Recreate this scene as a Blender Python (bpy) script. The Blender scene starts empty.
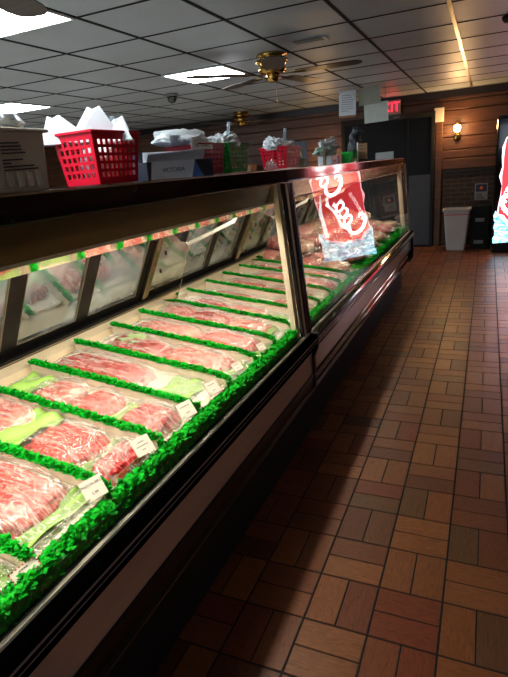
import bpy, bmesh, math, random
from mathutils import Vector, Matrix, noise
PI = math.pi
sc = bpy.context.scene
COL = sc.collection
# ------------------------------------------------------------------ camera
H = 1.38
cam = bpy.data.objects.new('camera', bpy.data.cameras.new('camera'))
COL.objects.link(cam)
cam.data.sensor_fit = 'HORIZONTAL'; cam.data.sensor_width = 36.0
cam.data.lens = 518.6 / 508 * 36
cam.data.clip_start = 0.02
R3 = Matrix(((0.916573287, -0.051857025, 0.396489922), (0.391828215, 0.314296249, -0.864689839), (-0.079775052, 0.947907547, 0.308394592)))
cam.matrix_world = Matrix.Translation((0, 0, H)) @ R3.to_4x4()
sc.camera = cam
# ------------------------------------------------------------------ world, exposure
w = bpy.data.worlds.new('world'); sc.world = w; w.use_nodes = True
w.node_tree.nodes['Background'].inputs[0].default_value = (.55, .6, .7, 1)
w.node_tree.nodes['Background'].inputs[1].default_value = 0.02
sc.view_settings.view_transform = 'Standard'; sc.view_settings.look = 'None'
sc.view_settings.exposure = 0.0; sc.view_settings.gamma = 1.0
sc.view_settings.use_curve_mapping = False
# ------------------------------------------------------------------ lights
def area(name, loc, rot, sx, sy, power, color, spread=PI):
    l = bpy.data.lights.new(name, 'AREA'); l.shape = 'RECTANGLE'; l.size = sx; l.size_y = sy
    l.energy = power; l.color = color; l.spread = spread
    o = bpy.data.objects.new(name, l); COL.objects.link(o); o.location = loc; o.rotation_euler = rot
    return o
# tubes under the canopies of the two display cases
LAMP1, LAMP2, PANEL, SCONCE, VEND = 29.0, 16.0, 35.0, 26.0, 3.4
area('case_lamp_light', (-.885, 0.83, 1.277), (0, math.radians(8), 0), .045, 2.7, LAMP1, (1, .88, .74))
area('case_lamp_light', (-.885, 4.05, 1.277), (0, math.radians(8), 0), .045, 3.4, LAMP2, (1, .86, .68))
# added daylight fill, unseen, at the front wall, left of and behind the photographer
area('added_daylight', (-5.2, -2.93, 1.35), (math.radians(108), 0, 0), 5.6, 1.5, 80, (.74, .87, 1))

area('added_daylight', (1.2, -2.93, 1.75), (math.radians(90), 0, 0), 1.8, .7, 4.5, (.78, .88, 1))  # second added daylight fill, for the goods on the case tops
# ------------------------------------------------------------------ node helpers
def rgb(r, g, b):   # sRGB 0-255 -> linear
    f = lambda c: (c / 255) / 12.92 if c / 255 <= .04045 else ((c / 255 + .055) / 1.055) ** 2.4
    return (f(r), f(g), f(b), 1)
def newmat(name):
    m = bpy.data.materials.new(name); m.use_nodes = True
    nt = m.node_tree; p = nt.nodes['Principled BSDF']
    return m, nt, p
def N(nt, typ, **kw):
    n = nt.nodes.new(typ)
    for k, v in kw.items():
        if k in n.inputs.keys(): n.inputs[k].default_value = v
        else: setattr(n, k, v)
    return n
def ramp(nt, fac, stops):
    n = nt.nodes.new('ShaderNodeValToRGB'); cr = n.color_ramp
    while len(cr.elements) < len(stops): cr.elements.new(.5)
    for e, (p, c) in zip(cr.elements, stops): e.position = p; e.color = c
    nt.links.new(fac, n.inputs[0]); return n.outputs[0]
def coords(nt, scale=(1, 1, 1), rot=(0, 0, 0), out='Object'):
    t = nt.nodes.new('ShaderNodeTexCoord'); m = nt.nodes.new('ShaderNodeMapping')
    m.inputs['Scale'].default_value = scale; m.inputs['Rotation'].default_value = rot
    nt.links.new(t.outputs[out], m.inputs[0]); return m.outputs[0]
def bump(nt, p, h, strength=.3, dist=.01):
    b = N(nt, 'ShaderNodeBump', Strength=strength, Distance=dist)
    nt.links.new(h, b.inputs['Height']); nt.links.new(b.outputs[0], p.inputs['Normal'])
def mat(name, c, rough=.5, metal=0, noisy=0, nscale=20, bmp=0, bscale=60, spec=.5, trans=0, coat=0, stretch=(1, 1, 1)):
    m, nt, p = newmat(name)
    p.inputs['Base Color'].default_value = c; p.inputs['Roughness'].default_value = rough
    p.inputs['Metallic'].default_value = metal; p.inputs['Specular IOR Level'].default_value = spec
    p.inputs['Coat Weight'].default_value = coat
    if trans: p.inputs['Subsurface Weight'].default_value = trans; p.inputs['Subsurface Radius'].default_value = (.02, .02, .02)
    co = coords(nt, stretch)
    n = N(nt, 'ShaderNodeTexNoise', Scale=nscale, Detail=4.0); nt.links.new(co, n.inputs['Vector'])
    k = noisy or .06
    a = tuple(x * (1 - k) for x in c[:3]) + (1,); b = tuple(min(1, x * (1 + k)) for x in c[:3]) + (1,)
    nt.links.new(ramp(nt, n.outputs[0], [(.3, a), (.7, b)]), p.inputs['Base Color'])
    if bmp:
        n2 = N(nt, 'ShaderNodeTexNoise', Scale=bscale, Detail=5.0); nt.links.new(co, n2.inputs['Vector'])
        bump(nt, p, n2.outputs[0], bmp)
    return m
def emat(name, c, s):
    m, nt, p = newmat(name)
    p.inputs['Base Color'].default_value = c; p.inputs['Emission Color'].default_value = c
    p.inputs['Emission Strength'].default_value = s; return m
def glassmat(name, tint, ior=1.5, rough=.0, base=.0):
    """thin pane: see-through, Fresnel reflection"""
    m, nt, p = newmat(name); nt.nodes.remove(p)
    out = nt.nodes['Material Output']
    t = N(nt, 'ShaderNodeBsdfTransparent', Color=tint); g = N(nt, 'ShaderNodeBsdfGlossy', Roughness=rough)
    fr = N(nt, 'ShaderNodeFresnel', IOR=ior); geo = nt.nodes.new('ShaderNodeNewGeometry')
    mr = nt.nodes.new('ShaderNodeMapRange'); nt.links.new(geo.outputs['Backfacing'], mr.inputs['Value'])
    mr.inputs['To Min'].default_value = ior; mr.inputs['To Max'].default_value = 1 / ior; nt.links.new(mr.outputs[0], fr.inputs['IOR'])
    mx = nt.nodes.new('ShaderNodeMixShader')
    ad = N(nt, 'ShaderNodeMath', operation='ADD'); ad.inputs[1].default_value = base; ad.use_clamp = True
    nt.links.new(fr.outputs[0], ad.inputs[0]); nt.links.new(ad.outputs[0], mx.inputs[0])
    nt.links.new(t.outputs[0], mx.inputs[1]); nt.links.new(g.outputs[0], mx.inputs[2])
    nt.links.new(mx.outputs[0], out.inputs[0]); return m
def woodmat(name, a, b, c, axis=0, sc_=1.0, rough=.5, plank=0.0, coat=0):
    m, nt, p = newmat(name)
    st = [14, 14, 14]; st[axis] = 1.2
    co = coords(nt, tuple(s * sc_ for s in st))
    n = N(nt, 'ShaderNodeTexNoise', Scale=2.2, Detail=8.0, Distortion=1.2); nt.links.new(co, n.inputs['Vector'])
    nt.links.new(ramp(nt, n.outputs[0], [(.3, a), (.52, b), (.72, c)]), p.inputs['Base Color'])
    p.inputs['Roughness'].default_value = rough; p.inputs['Coat Weight'].default_value = coat
    bump(nt, p, n.outputs[0], .15); return m

M = {}
M['steel'] = mat('steel', rgb(150, 140, 122), .22, 1, .12, 6, .04, 80, stretch=(1, .1, 1))
M['mirror'] = mat('mirror', rgb(225, 215, 195), .05, 1)
M['canopy'] = mat('canopy', rgb(176, 156, 112), .18, .9, .25, 5, stretch=(1, .3, 1))
M['brown_steel'] = mat('brown_steel', rgb(186, 172, 162), .16, .15, .1, 8, stretch=(1, .2, 1))
M['black'] = mat('black', rgb(10, 10, 11), .4, spec=.25)
M['bumper'] = mat('bumper', rgb(2, 2, 2), .5, spec=.0)
M['bumper_far'] = mat('bumper_far', rgb(9, 9, 11), .08, spec=.5)
M['black_gloss'] = mat('black_gloss', rgb(10, 10, 12), .1, coat=.5)
M['matte_black'] = mat('matte_black', rgb(9, 8, 8), .8)
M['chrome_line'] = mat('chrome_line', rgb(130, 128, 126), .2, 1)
M['dark_trim'] = mat('dark_trim', rgb(34, 26, 24), .3, .3, .3, 30)
M['cream'] = mat('cream', rgb(226, 212, 186), .45, 0, .06, 12)
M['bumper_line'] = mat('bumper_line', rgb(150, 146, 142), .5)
M['sill'] = mat('sill', rgb(250, 242, 226), .6, 0, .03, 4, spec=.2)
M['deck'] = mat('deck', rgb(216, 200, 172), .4, 0, .08, 9)
M['board'] = mat('board', rgb(236, 222, 200), .4)
M['tray'] = mat('tray', rgb(235, 226, 208), .35)
M['lip'] = mat('lip', rgb(150, 138, 120), .3, .8)
M['green'] = mat('green', rgb(4, 168, 36), .5, 0, .35, 60, spec=.12)
M['green_dark'] = mat('green_dark', rgb(0, 110, 30), .6)
M['liner'] = mat('liner', rgb(146, 190, 92), .5, 0, .15, 10)
M['white_plastic'] = mat('white_plastic', rgb(236, 240, 242), .45, 0, .06, 14, .3, 20, trans=.35)
M['white'] = mat('white', rgb(232, 232, 228), .5)
M['paper'] = mat('paper', rgb(228, 222, 210), .7)
M['ink'] = mat('ink', rgb(50, 44, 44), .7)
M['red_ink'] = mat('red_ink', rgb(190, 60, 50), .7)
M['red_plastic'] = mat('red_plastic', rgb(206, 8, 40), .4, spec=.2)
M['dark_red'] = mat('dark_red', rgb(160, 8, 28), .4, spec=.2)
M['green_plastic'] = mat('green_plastic', rgb(8, 140, 40), .4, spec=.2)
M['tan'] = mat('tan', rgb(204, 192, 172), .55, 0, .12, 6)
M['cardboard'] = mat('cardboard', rgb(150, 112, 78), .75, 0, .12, 12)
M['brass'] = mat('brass', rgb(190, 150, 80), .2, 1, .2, 12)
M['blue'] = mat('blue', rgb(60, 105, 170), .4)
M['navy'] = mat('navy', rgb(18, 28, 52), .35)
M['lightblue'] = mat('lightblue', rgb(226, 234, 242), .4)
M['grey'] = mat('grey', rgb(120, 120, 118), .5)
M['teal'] = mat('teal', rgb(20, 44, 50), .2)
M['silver'] = mat('silver', rgb(170, 190, 196), .25, .6)
M['bear'] = mat('bear', rgb(46, 48, 54), .45, 0, .3, 20, .5, 40)
M['orange'] = mat('orange', rgb(190, 90, 40), .5)
M['wall_paint'] = mat('wall_paint', rgb(84, 58, 40), .8, 0, .2, 3)
M['door_black'] = mat('door_black', rgb(5, 6, 10), .5, spec=.15)
M['bounce_floor'] = mat('bounce_floor', rgb(176, 166, 150), .4, 0, .1, 3)
M['grout'] = mat('grout', rgb(16, 9, 7), .8)
M['pane'] = glassmat('pane', (.90, .93, .89, 1), 1.5, 0, .03)
M['acrylic'] = glassmat('acrylic', (.93, .95, .93, 1), 1.45, .05, .05)
M['trash'] = mat('trash', rgb(176, 170, 166), .45, 0, .08, 5)
M['bulb'] = emat('bulb', (1, .72, .34, 1), 14)
M['diffuser'] = emat('diffuser', (.86, .95, 1, 1), PANEL)
M['tube'] = emat('tube', (1, .9, .75, 1), 3.0)
M['added_glow_glass'] = emat('added_glow_glass', (.74, .87, 1, 1), 1.2)  # glow of the unseen panes added in the front wall
M['exit_red'] = emat('exit_red', (1, .02, .06, 1), 2.2)
# dark laminate of the case tops
def m_slab():
    m, nt, p = newmat('laminate')
    n = N(nt, 'ShaderNodeTexNoise', Scale=5.0, Detail=9.0, Roughness=.7, Distortion=1.5)
    nt.links.new(coords(nt, (1, 1, 2)), n.inputs['Vector'])
    nt.links.new(ramp(nt, n.outputs[0], [(.35, rgb(10, 6, 7)), (.58, rgb(26, 16, 15)), (.72, rgb(70, 50, 44))]), p.inputs['Base Color'])
    p.inputs['Roughness'].default_value = .07; p.inputs['Specular IOR Level'].default_value = .4
    return m
M['laminate'] = m_slab()
def m_meat(name, a, b, c, sc_=22, film=.25):
    m, nt, p = newmat(name)
    co = coords(nt, (1, 1, 1))
    n = N(nt, 'ShaderNodeTexNoise', Scale=sc_, Detail=7.0, Roughness=.65, Distortion=2.2); nt.links.new(co, n.inputs['Vector'])
    lean_ = ramp(nt, n.outputs[0], [(.34, a), (.5, b), (.60, c), (.68, rgb(232, 196, 178))])
    mp = nt.nodes.new('ShaderNodeMapping'); mp.inputs['Scale'].default_value = (1, 2.0, 1); mp.inputs['Rotation'].default_value = (0, 0, .6); nt.links.new(co, mp.inputs[0])
    f = N(nt, 'ShaderNodeTexNoise', Scale=sc_ * .9, Detail=7.0, Distortion=2.0); nt.links.new(mp.outputs[0], f.inputs['Vector'])
    mk = ramp(nt, f.outputs[0], [(.60, (0, 0, 0, 1)), (.635, (.4, .4, .4, 1)), (.67, (.05, .05, .05, 1))])
    mx = N(nt, 'ShaderNodeMix', data_type='RGBA'); nt.links.new(mk, mx.inputs[0]); nt.links.new(lean_, mx.inputs[6]); mx.inputs[7].default_value = rgb(236, 196, 180)
    nt.links.new(mx.outputs[2], p.inputs['Base Color'])
    p.inputs['Roughness'].default_value = film
    n2 = N(nt, 'ShaderNodeTexNoise', Scale=sc_ * 2.5, Detail=5.0); nt.links.new(co, n2.inputs['Vector'])
    bump(nt, p, n2.outputs[0], .5, .006); return m
MEATS = [m_meat('meat_red', rgb(130, 16, 24), rgb(180, 34, 42), rgb(206, 74, 74)),
         m_meat('meat_pink', rgb(168, 36, 42), rgb(206, 74, 72), rgb(224, 126, 114), 30),
         m_meat('meat_marbled', rgb(176, 40, 48), rgb(214, 110, 100), rgb(240, 190, 170), 16),
         m_meat('meat_brown', rgb(140, 66, 46), rgb(192, 128, 98), rgb(222, 184, 150), 14)]
def m_film():
    m, nt, p = newmat('cling_film'); nt.nodes.remove(p)
    out = nt.nodes['Material Output']
    co = coords(nt, (2.6, 44, 2.6), (0, 0, .42))
    n = N(nt, 'ShaderNodeTexNoise', Scale=2.0, Detail=3.0, Roughness=.6, Distortion=.12); nt.links.new(co, n.inputs['Vector'])
    b = N(nt, 'ShaderNodeBump', Strength=1.0, Distance=.03); nt.links.new(n.outputs[0], b.inputs['Height'])
    t = N(nt, 'ShaderNodeBsdfTransparent', Color=(.97, .97, .97, 1)); g = N(nt, 'ShaderNodeBsdfGlossy', Roughness=.09)
    nt.links.new(b.outputs[0], g.inputs['Normal'])
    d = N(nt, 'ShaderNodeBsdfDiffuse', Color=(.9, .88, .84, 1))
    f1 = ramp(nt, n.outputs[0], [(.49, (0.04, 0.04, 0.04, 1)), (.525, (.6, .6, .6, 1)), (.56, (.04, .04, .04, 1)), (.62, (.06, .06, .06, 1)), (.645, (.5, .5, .5, 1)), (.68, (.05, .05, .05, 1))])  # pale streaks paint the film's streak highlights as well as its whitish creases
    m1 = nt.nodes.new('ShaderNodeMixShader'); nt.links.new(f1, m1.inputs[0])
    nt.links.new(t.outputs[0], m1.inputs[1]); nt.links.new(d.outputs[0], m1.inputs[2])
    m2 = N(nt, 'ShaderNodeMixShader'); m2.inputs[0].default_value = .16
    nt.links.new(m1.outputs[0], m2.inputs[1]); nt.links.new(g.outputs[0], m2.inputs[2])
    nt.links.new(m2.outputs[0], out.inputs[0]); return m
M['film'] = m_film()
def m_doorpane():
    m, nt, p = newmat('fogged_mirror_glass'); nt.nodes.remove(p)
    out = nt.nodes['Material Output']
    n = N(nt, 'ShaderNodeTexNoise', Scale=3.0, Detail=3.0); nt.links.new(coords(nt), n.inputs['Vector'])
    d = nt.nodes.new('ShaderNodeBsdfDiffuse')
    nt.links.new(ramp(nt, n.outputs[0], [(.38, rgb(36, 46, 54)), (.62, rgb(160, 178, 190))]), d.inputs[0])
    g = N(nt, 'ShaderNodeBsdfGlossy', Roughness=.04, Color=(.8, .88, .92, 1))
    mx = nt.nodes.new('ShaderNodeMixShader')
    mx.inputs[0].default_value = .42
    nt.links.new(d.outputs[0], mx.inputs[1]); nt.links.new(g.outputs[0], mx.inputs[2])
    nt.links.new(mx.outputs[0], out.inputs[0]); return m
M['doorpane'] = m_doorpane()
def m_ceiling():
    m, nt, p = newmat('ceiling_tile')
    co = coords(nt)
    n = N(nt, 'ShaderNodeTexNoise', Scale=90.0, Detail=4.0); nt.links.new(co, n.inputs['Vector'])
    n3 = N(nt, 'ShaderNodeTexNoise', Scale=.8, Detail=3.0); nt.links.new(co, n3.inputs['Vector'])
    nt.links.new(ramp(nt, n3.outputs[0], [(.3, rgb(162, 168, 176)), (.7, rgb(182, 190, 200))]), p.inputs['Base Color'])
    p.inputs['Roughness'].default_value = .42
    bump(nt, p, n.outputs[0], .5, .006); return m
M['ceiling'] = m_ceiling()
M['grid'] = mat('grid', rgb(9, 8, 8), .7, spec=.2)
M['grid_brass'] = mat('grid_brass', rgb(120, 104, 78), .3, .6)
M['floor'] = None
def m_floor():
    m, nt, p = newmat('floor_paver')
    a = N(nt, 'ShaderNodeAttribute', attribute_name='tone')
    uv = nt.nodes.new('ShaderNodeUVMap')
    mp = N(nt, 'ShaderNodeMapping', Scale=(3, 22, 1)); nt.links.new(uv.outputs[0], mp.inputs[0])
    n = N(nt, 'ShaderNodeTexNoise', Scale=1.6, Detail=7.0, Distortion=2.5); nt.links.new(mp.outputs[0], n.inputs['Vector'])
    grain = ramp(nt, n.outputs[0], [(.25, (.5, .47, .42, 1)), (.5, (.95, .95, .92, 1)), (.75, (1.3, 1.22, 1.12, 1))])
    base = ramp(nt, a.outputs['Fac'], [(0, rgb(82, 44, 32)), (.25, rgb(120, 68, 38)), (.5, rgb(138, 84, 46)), (.78, rgb(118, 70, 42)), (.93, rgb(112, 50, 32)), (1, rgb(92, 66, 40))])
    mx = N(nt, 'ShaderNodeMix', data_type='RGBA', blend_type='MULTIPLY'); mx.inputs[0].default_value = 1
    nt.links.new(base, mx.inputs[6]); nt.links.new(grain, mx.inputs[7]); nt.links.new(mx.outputs[2], p.inputs['Base Color'])
    p.inputs['Roughness'].default_value = .38; p.inputs['Specular IOR Level'].default_value = .4
    bump(nt, p, n.outputs[0], .12, .004); return m
M['floor'] = m_floor()
def m_pine():
    m, nt, p = newmat('pine_boards')
    co = coords(nt, (1.0, 1, 12)); n = N(nt, 'ShaderNodeTexNoise', Scale=2.4, Detail=7.0, Distortion=1.4); nt.links.new(co, n.inputs['Vector'])
    nt.links.new(ramp(nt, n.outputs[0], [(.3, rgb(54, 28, 12)), (.55, rgb(78, 43, 19)), (.75, rgb(98, 58, 28))]), p.inputs['Base Color'])
    p.inputs['Roughness'].default_value = .5; bump(nt, p, n.outputs[0], .2); return m
M['pine'] = m_pine()
def m_brick():
    m, nt, p = newmat('brick')
    b = N(nt, 'ShaderNodeTexBrick', Scale=1.0, Color1=rgb(54, 34, 28), Color2=rgb(38, 25, 22), Mortar=rgb(74, 64, 56))
    b.inputs['Mortar Size'].default_value = .006; b.inputs['Brick Width'].default_value = .2; b.inputs['Row Height'].default_value = .067
    co = coords(nt, (1, 1, 1), (PI / 2, 0, 0)); nt.links.new(co, b.inputs['Vector'])
    nt.links.new(b.outputs[0], p.inputs['Base Color']); p.inputs['Roughness'].default_value = .8
    bump(nt, p, b.outputs['Fac'], -.5, .01); return m
M['brick'] = m_brick()
M['brick_side'] = mat('brick_side', rgb(46, 30, 26), .85, 0, .3, 12); M['pine_side'] = woodmat('pine_side', rgb(66, 36, 17), rgb(92, 53, 26), rgb(112, 68, 36), axis=1, sc_=.3)
def m_diamond():
    m, nt, p = newmat('diamond_plate')
    v = N(nt, 'ShaderNodeTexVoronoi', Scale=1.0, Randomness=0.0); nt.links.new(coords(nt, (34, 1, 34), (0, PI / 4, 0)), v.inputs['Vector'])
    nt.links.new(ramp(nt, v.outputs['Distance'], [(.15, rgb(150, 150, 154)), (.4, rgb(58, 58, 62))]), p.inputs['Base Color']); p.inputs['Metallic'].default_value = .6; p.inputs['Roughness'].default_value = .5
    bump(nt, p, v.outputs['Distance'], .9, .01); return m
M['diamond'] = m_diamond()
def m_water():
    m, nt, p = newmat('splash_print')
    n = N(nt, 'ShaderNodeTexNoise', Scale=7.0, Detail=6.0, Distortion=2.0); nt.links.new(coords(nt, (1, 1, 2.2)), n.inputs['Vector'])
    c = ramp(nt, n.outputs[0], [(.32, (.01, .12, .2, 1)), (.48, (.1, .45, .62, 1)), (.62, (.7, .92, 1, 1))])
    nt.links.new(c, p.inputs['Emission Color']); p.inputs['Emission Strength'].default_value = VEND; return m
M['water'] = m_water()
M['can_red'] = emat('can_red', (1, .045, .06, 1), VEND * .55)
M['can_white'] = emat('can_white', (1, .95, .95, 1), VEND * 1.1)
M['can_pink'] = emat('can_pink', (1, .45, .5, 1), VEND)
M['ice'] = emat('ice', (.5, .8, .95, 1), VEND * .7)

# ------------------------------------------------------------------ mesh builder
class MB:
    def __init__(s): s.v = []; s.f = []; s.smooth = set()
    def add(s, vs, fs, smooth=False):
        o = len(s.v); s.v += [tuple(v) for v in vs]
        for f in fs:
            if smooth: s.smooth.add(len(s.f))
            s.f.append(tuple(i + o for i in f))
        return s
    def box(s, x0, x1, y0, y1, z0, z1):
        return s.add([(x0, y0, z0), (x1, y0, z0), (x1, y1, z0), (x0, y1, z0), (x0, y0, z1), (x1, y0, z1), (x1, y1, z1), (x0, y1, z1)],
                     [(0, 3, 2, 1), (4, 5, 6, 7), (0, 1, 5, 4), (1, 2, 6, 5), (2, 3, 7, 6), (3, 0, 4, 7)])
    def hexa(s, b, t):   # 4 bottom, 4 top points
        return s.add(list(b) + list(t), [(0, 3, 2, 1), (4, 5, 6, 7), (0, 1, 5, 4), (1, 2, 6, 5), (2, 3, 7, 6), (3, 0, 4, 7)])
    def prism_y(s, prof, y0, y1):   # (x,z) profile extruded along Y
        n = len(prof)
        vs = [(x, y0, z) for x, z in prof] + [(x, y1, z) for x, z in prof]
        return s.add(vs, [tuple(range(n))[::-1], tuple(range(n, 2 * n))] + [(i, (i + 1) % n, n + (i + 1) % n, n + i) for i in range(n)])
    def prism_z(s, prof, z0, z1, smooth=False):
        n = len(prof)
        vs = [(x, y, z0) for x, y in prof] + [(x, y, z1) for x, y in prof]
        s.add(vs, [tuple(range(n))[::-1], tuple(range(n, 2 * n))])
        o = len(s.v) - 2 * n
        for i in range(n):
            if smooth: s.smooth.add(len(s.f))
            s.f.append((o + i, o + (i + 1) % n, o + n + (i + 1) % n, o + n + i))
        return s
    def prism_yface(s, prof, y0, y1):   # (x,z) profile facing Y, same as prism_y
        return s.prism_y(prof, y0, y1)
    def tube(s, pts, r, seg=8, caps=True):
        pts = [Vector(p) for p in pts]; rings = []
        rr = r if isinstance(r, (list, tuple)) else [r] * len(pts)
        up = Vector((0, 0, 1))
        for i, p in enumerate(pts):
            d = (pts[min(i + 1, len(pts) - 1)] - pts[max(i - 1, 0)]).normalized()
            a = d.cross(up if abs(d.z) < .95 else Vector((1, 0, 0))).normalized(); b = d.cross(a)
            rings.append([p + (a * math.cos(2 * PI * k / seg) + b * math.sin(2 * PI * k / seg)) * rr[i] for k in range(seg)])
        vs = [v for r_ in rings for v in r_]; fs = []
        for i in range(len(pts) - 1):
            for k in range(seg): fs.append((i * seg + k, i * seg + (k + 1) % seg, (i + 1) * seg + (k + 1) % seg, (i + 1) * seg + k))
        if caps: fs += [tuple(range(seg))[::-1], tuple(range((len(pts) - 1) * seg, len(pts) * seg))]
        return s.add(vs, fs, True)
    def lathe(s, c, prof, seg=24):   # prof: (r,z)
        vs = []; fs = []; n = len(prof)
        for r, z in prof:
            for k in range(seg): vs.append((c[0] + r * math.cos(2 * PI * k / seg), c[1] + r * math.sin(2 * PI * k / seg), c[2] + z))
        for i in range(n - 1):
            for k in range(seg): fs.append((i * seg + k, i * seg + (k + 1) % seg, (i + 1) * seg + (k + 1) % seg, (i + 1) * seg + k))
        fs += [tuple(range(seg))[::-1], tuple(range((n - 1) * seg, n * seg))]
        return s.add(vs, fs, True)
    def ellip(s, c, r, seg=16, rings=10, rot=None):
        vs = []; fs = []
        for i in range(rings + 1):
            t = PI * i / rings
            for k in range(seg):
                a = 2 * PI * k / seg
                v = Vector((r[0] * math.sin(t) * math.cos(a), r[1] * math.sin(t) * math.sin(a), r[2] * math.cos(t)))
                if rot: v = rot @ v
                vs.append((c[0] + v.x, c[1] + v.y, c[2] + v.z))
        for i in range(rings):
            for k in range(seg): fs.append((i * seg + k, i * seg + (k + 1) % seg, (i + 1) * seg + (k + 1) % seg, (i + 1) * seg + k))
        return s.add(vs, fs, True)
    def grid(s, fn, nu, nv, smooth=True):
        vs = [fn(i / nu, j / nv) for j in range(nv + 1) for i in range(nu + 1)]
        fs = [(j * (nu + 1) + i, j * (nu + 1) + i + 1, (j + 1) * (nu + 1) + i + 1, (j + 1) * (nu + 1) + i) for j in range(nv) for i in range(nu)]
        return s.add(vs, fs, smooth)
    def xf(s, m):
        s.v = [tuple(m @ Vector(v)) for v in s.v]; return s
    def build(s, name, m, parent=None, bevel=0, solid=0, sub=0):
        me = bpy.data.meshes.new(name); me.from_pydata(s.v, [], s.f); me.validate()
        bm = bmesh.new(); bm.from_mesh(me)
        if not solid:
            bmesh.ops.recalc_face_normals(bm, faces=bm.faces)
        bm.to_mesh(me); bm.free()
        for i, p in enumerate(me.polygons): p.use_smooth = (len(s.smooth) > 0 and i in s.smooth)
        me.materials.append(M[m] if isinstance(m, str) else m)
        o = bpy.data.objects.new(name, me); COL.objects.link(o)
        if parent: o.parent = parent
        if solid:
            md = o.modifiers.new('s', 'SOLIDIFY'); md.thickness = solid; md.offset = 0
        if bevel:
            md = o.modifiers.new('b', 'BEVEL'); md.width = bevel; md.segments = 2; md.limit_method = 'ANGLE'
        if sub:
            md = o.modifiers.new('u', 'SUBSURF'); md.levels = sub; md.render_levels = sub
        return o
def thing(name, label, cat, loc=(0, 0, 0), rz=0, group=None, rot=None):
    o = bpy.data.objects.new(name, None); COL.objects.link(o)
    o.location = loc; o.rotation_euler = rot or (0, 0, rz); o.empty_display_size = .05
    o['label'] = label; o['category'] = cat
    if group: o['group'] = group
    return o
def tag(o, label, cat, group=None, kind=None):
    if label: o['label'] = label
    if cat: o['category'] = cat
    if group: o['group'] = group
    if kind: o['kind'] = kind
    return o
def struct(o): o['kind'] = 'structure'; return o
def text(name, body, size, m, loc, rot, parent=None, extr=.0006, align='CENTER', scale=(1, 1, 1)):
    c = bpy.data.curves.new(name, 'FONT'); c.body = body; c.size = size; c.align_x = align; c.align_y = 'CENTER'; c.extrude = extr
    t = bpy.data.objects.new(name + '_tmp', c); COL.objects.link(t)
    dg = bpy.context.evaluated_depsgraph_get()
    me = bpy.data.meshes.new_from_object(t.evaluated_get(dg))
    bpy.data.objects.remove(t)
    o = bpy.data.objects.new(name, me); COL.objects.link(o)
    me.materials.clear(); me.materials.append(M[m])
    o.location = loc; o.rotation_euler = rot; o.scale = scale
    if parent: o.parent = parent
    return o

# ================================================================== SETTING
WY, CZ = 8.78, 2.25
XL, XR, YB = -9.6, 2.6, -3.0
struct(MB().box(XL, XR, YB, WY, -.1, -.002).build('floor_base', 'grout')).name = 'floor'
struct(MB().box(XL, -1.66, YB, WY, -.001, .004).build('floor', 'bounce_floor'))  # unseen pale floor behind the cases, added to bounce light onto the ceiling
def build_floor():
    rnd = random.Random(4); s = .2032; g = .0044; vs = []; fs = []; tone = []; uvs = []
    x0, y0 = -.062, 1.428
    def q(xa, xb, ya, yb, horiz):
        o = len(vs); t = rnd.random(); b = .0018
        vs.extend([(xa, ya, 0), (xb, ya, 0), (xb, yb, 0), (xa, yb, 0), (xa - .001, ya - .001, -.002), (xb + .001, ya - .001, -.002), (xb + .001, yb + .001, -.002), (xa - .001, yb + .001, -.002)])
        for f in [(0, 1, 2, 3), (4, 5, 1, 0), (5, 6, 2, 1), (6, 7, 3, 2), (7, 4, 0, 3)]:
            fs.append(tuple(i + o for i in f)); tone.append(t)
            r1, r2 = t * 37, t * 91
            for i in f:
                x, y, _ = vs[o + i]
                uvs.append((x * 3 + r1, y * 3 + r2) if horiz else (y * 3 + r1, x * 3 + r2))
    for i in range(-5, 13):
        for j in range(-14, 37):
            xa, ya = x0 + i * s, y0 + j * s
            if ya + s > WY: continue
            horiz = (i + j) % 2 == 0
            for k in (0, 1):
                lo, hi = (g, s / 2 - .0036) if k == 0 else (s / 2 + .0036, s - g)
                if horiz: q(xa + g, xa + s - g, ya + lo, ya + hi, True)
                else: q(xa + lo, xa + hi, ya + g, ya + s - g, False)
    me = bpy.data.meshes.new('floor_pavers'); me.from_pydata(vs, [], fs)
    at = me.attributes.new('tone', 'FLOAT', 'FACE'); at.data.foreach_set('value', tone)
    uv = me.uv_layers.new(name='UVMap')
    for k, c in enumerate(uvs): uv.data[k].uv = c
    me.materials.append(M['floor'])
    o = bpy.data.objects.new('floor', me); COL.objects.link(o); struct(o)
build_floor()
# ceiling: board plus the dark grid
def build_ceiling():
    struct(MB().box(XL, XR, YB, WY, CZ, CZ + .08).build('ceiling', 'ceiling'))
    g = MB(); x = -.267
    xs = [-.267 - .615 * k for k in range(0, 15)] + [.348, .963, 1.578, 2.193]
    ys = [2.63 + .6 * k for k in range(-9, 11)]
    for x in xs:
        if abs(x + .267) > .01: g.box(x - .012, x + .012, YB, WY, CZ - .004, CZ - .0005)
    for y in ys: g.box(XL, XR, y - .009, y + .009, CZ - .0035, CZ - .0005)
    o = g.build('trim_1', 'grid'); struct(o); tag(o, 'dark grid bars between the ceiling tiles', None)
    o = MB().box(-.267 - .013, -.267 + .013, YB, WY, CZ - .006, CZ - .0005).build('trim_2', 'grid_brass'); struct(o)
build_ceiling()
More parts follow.
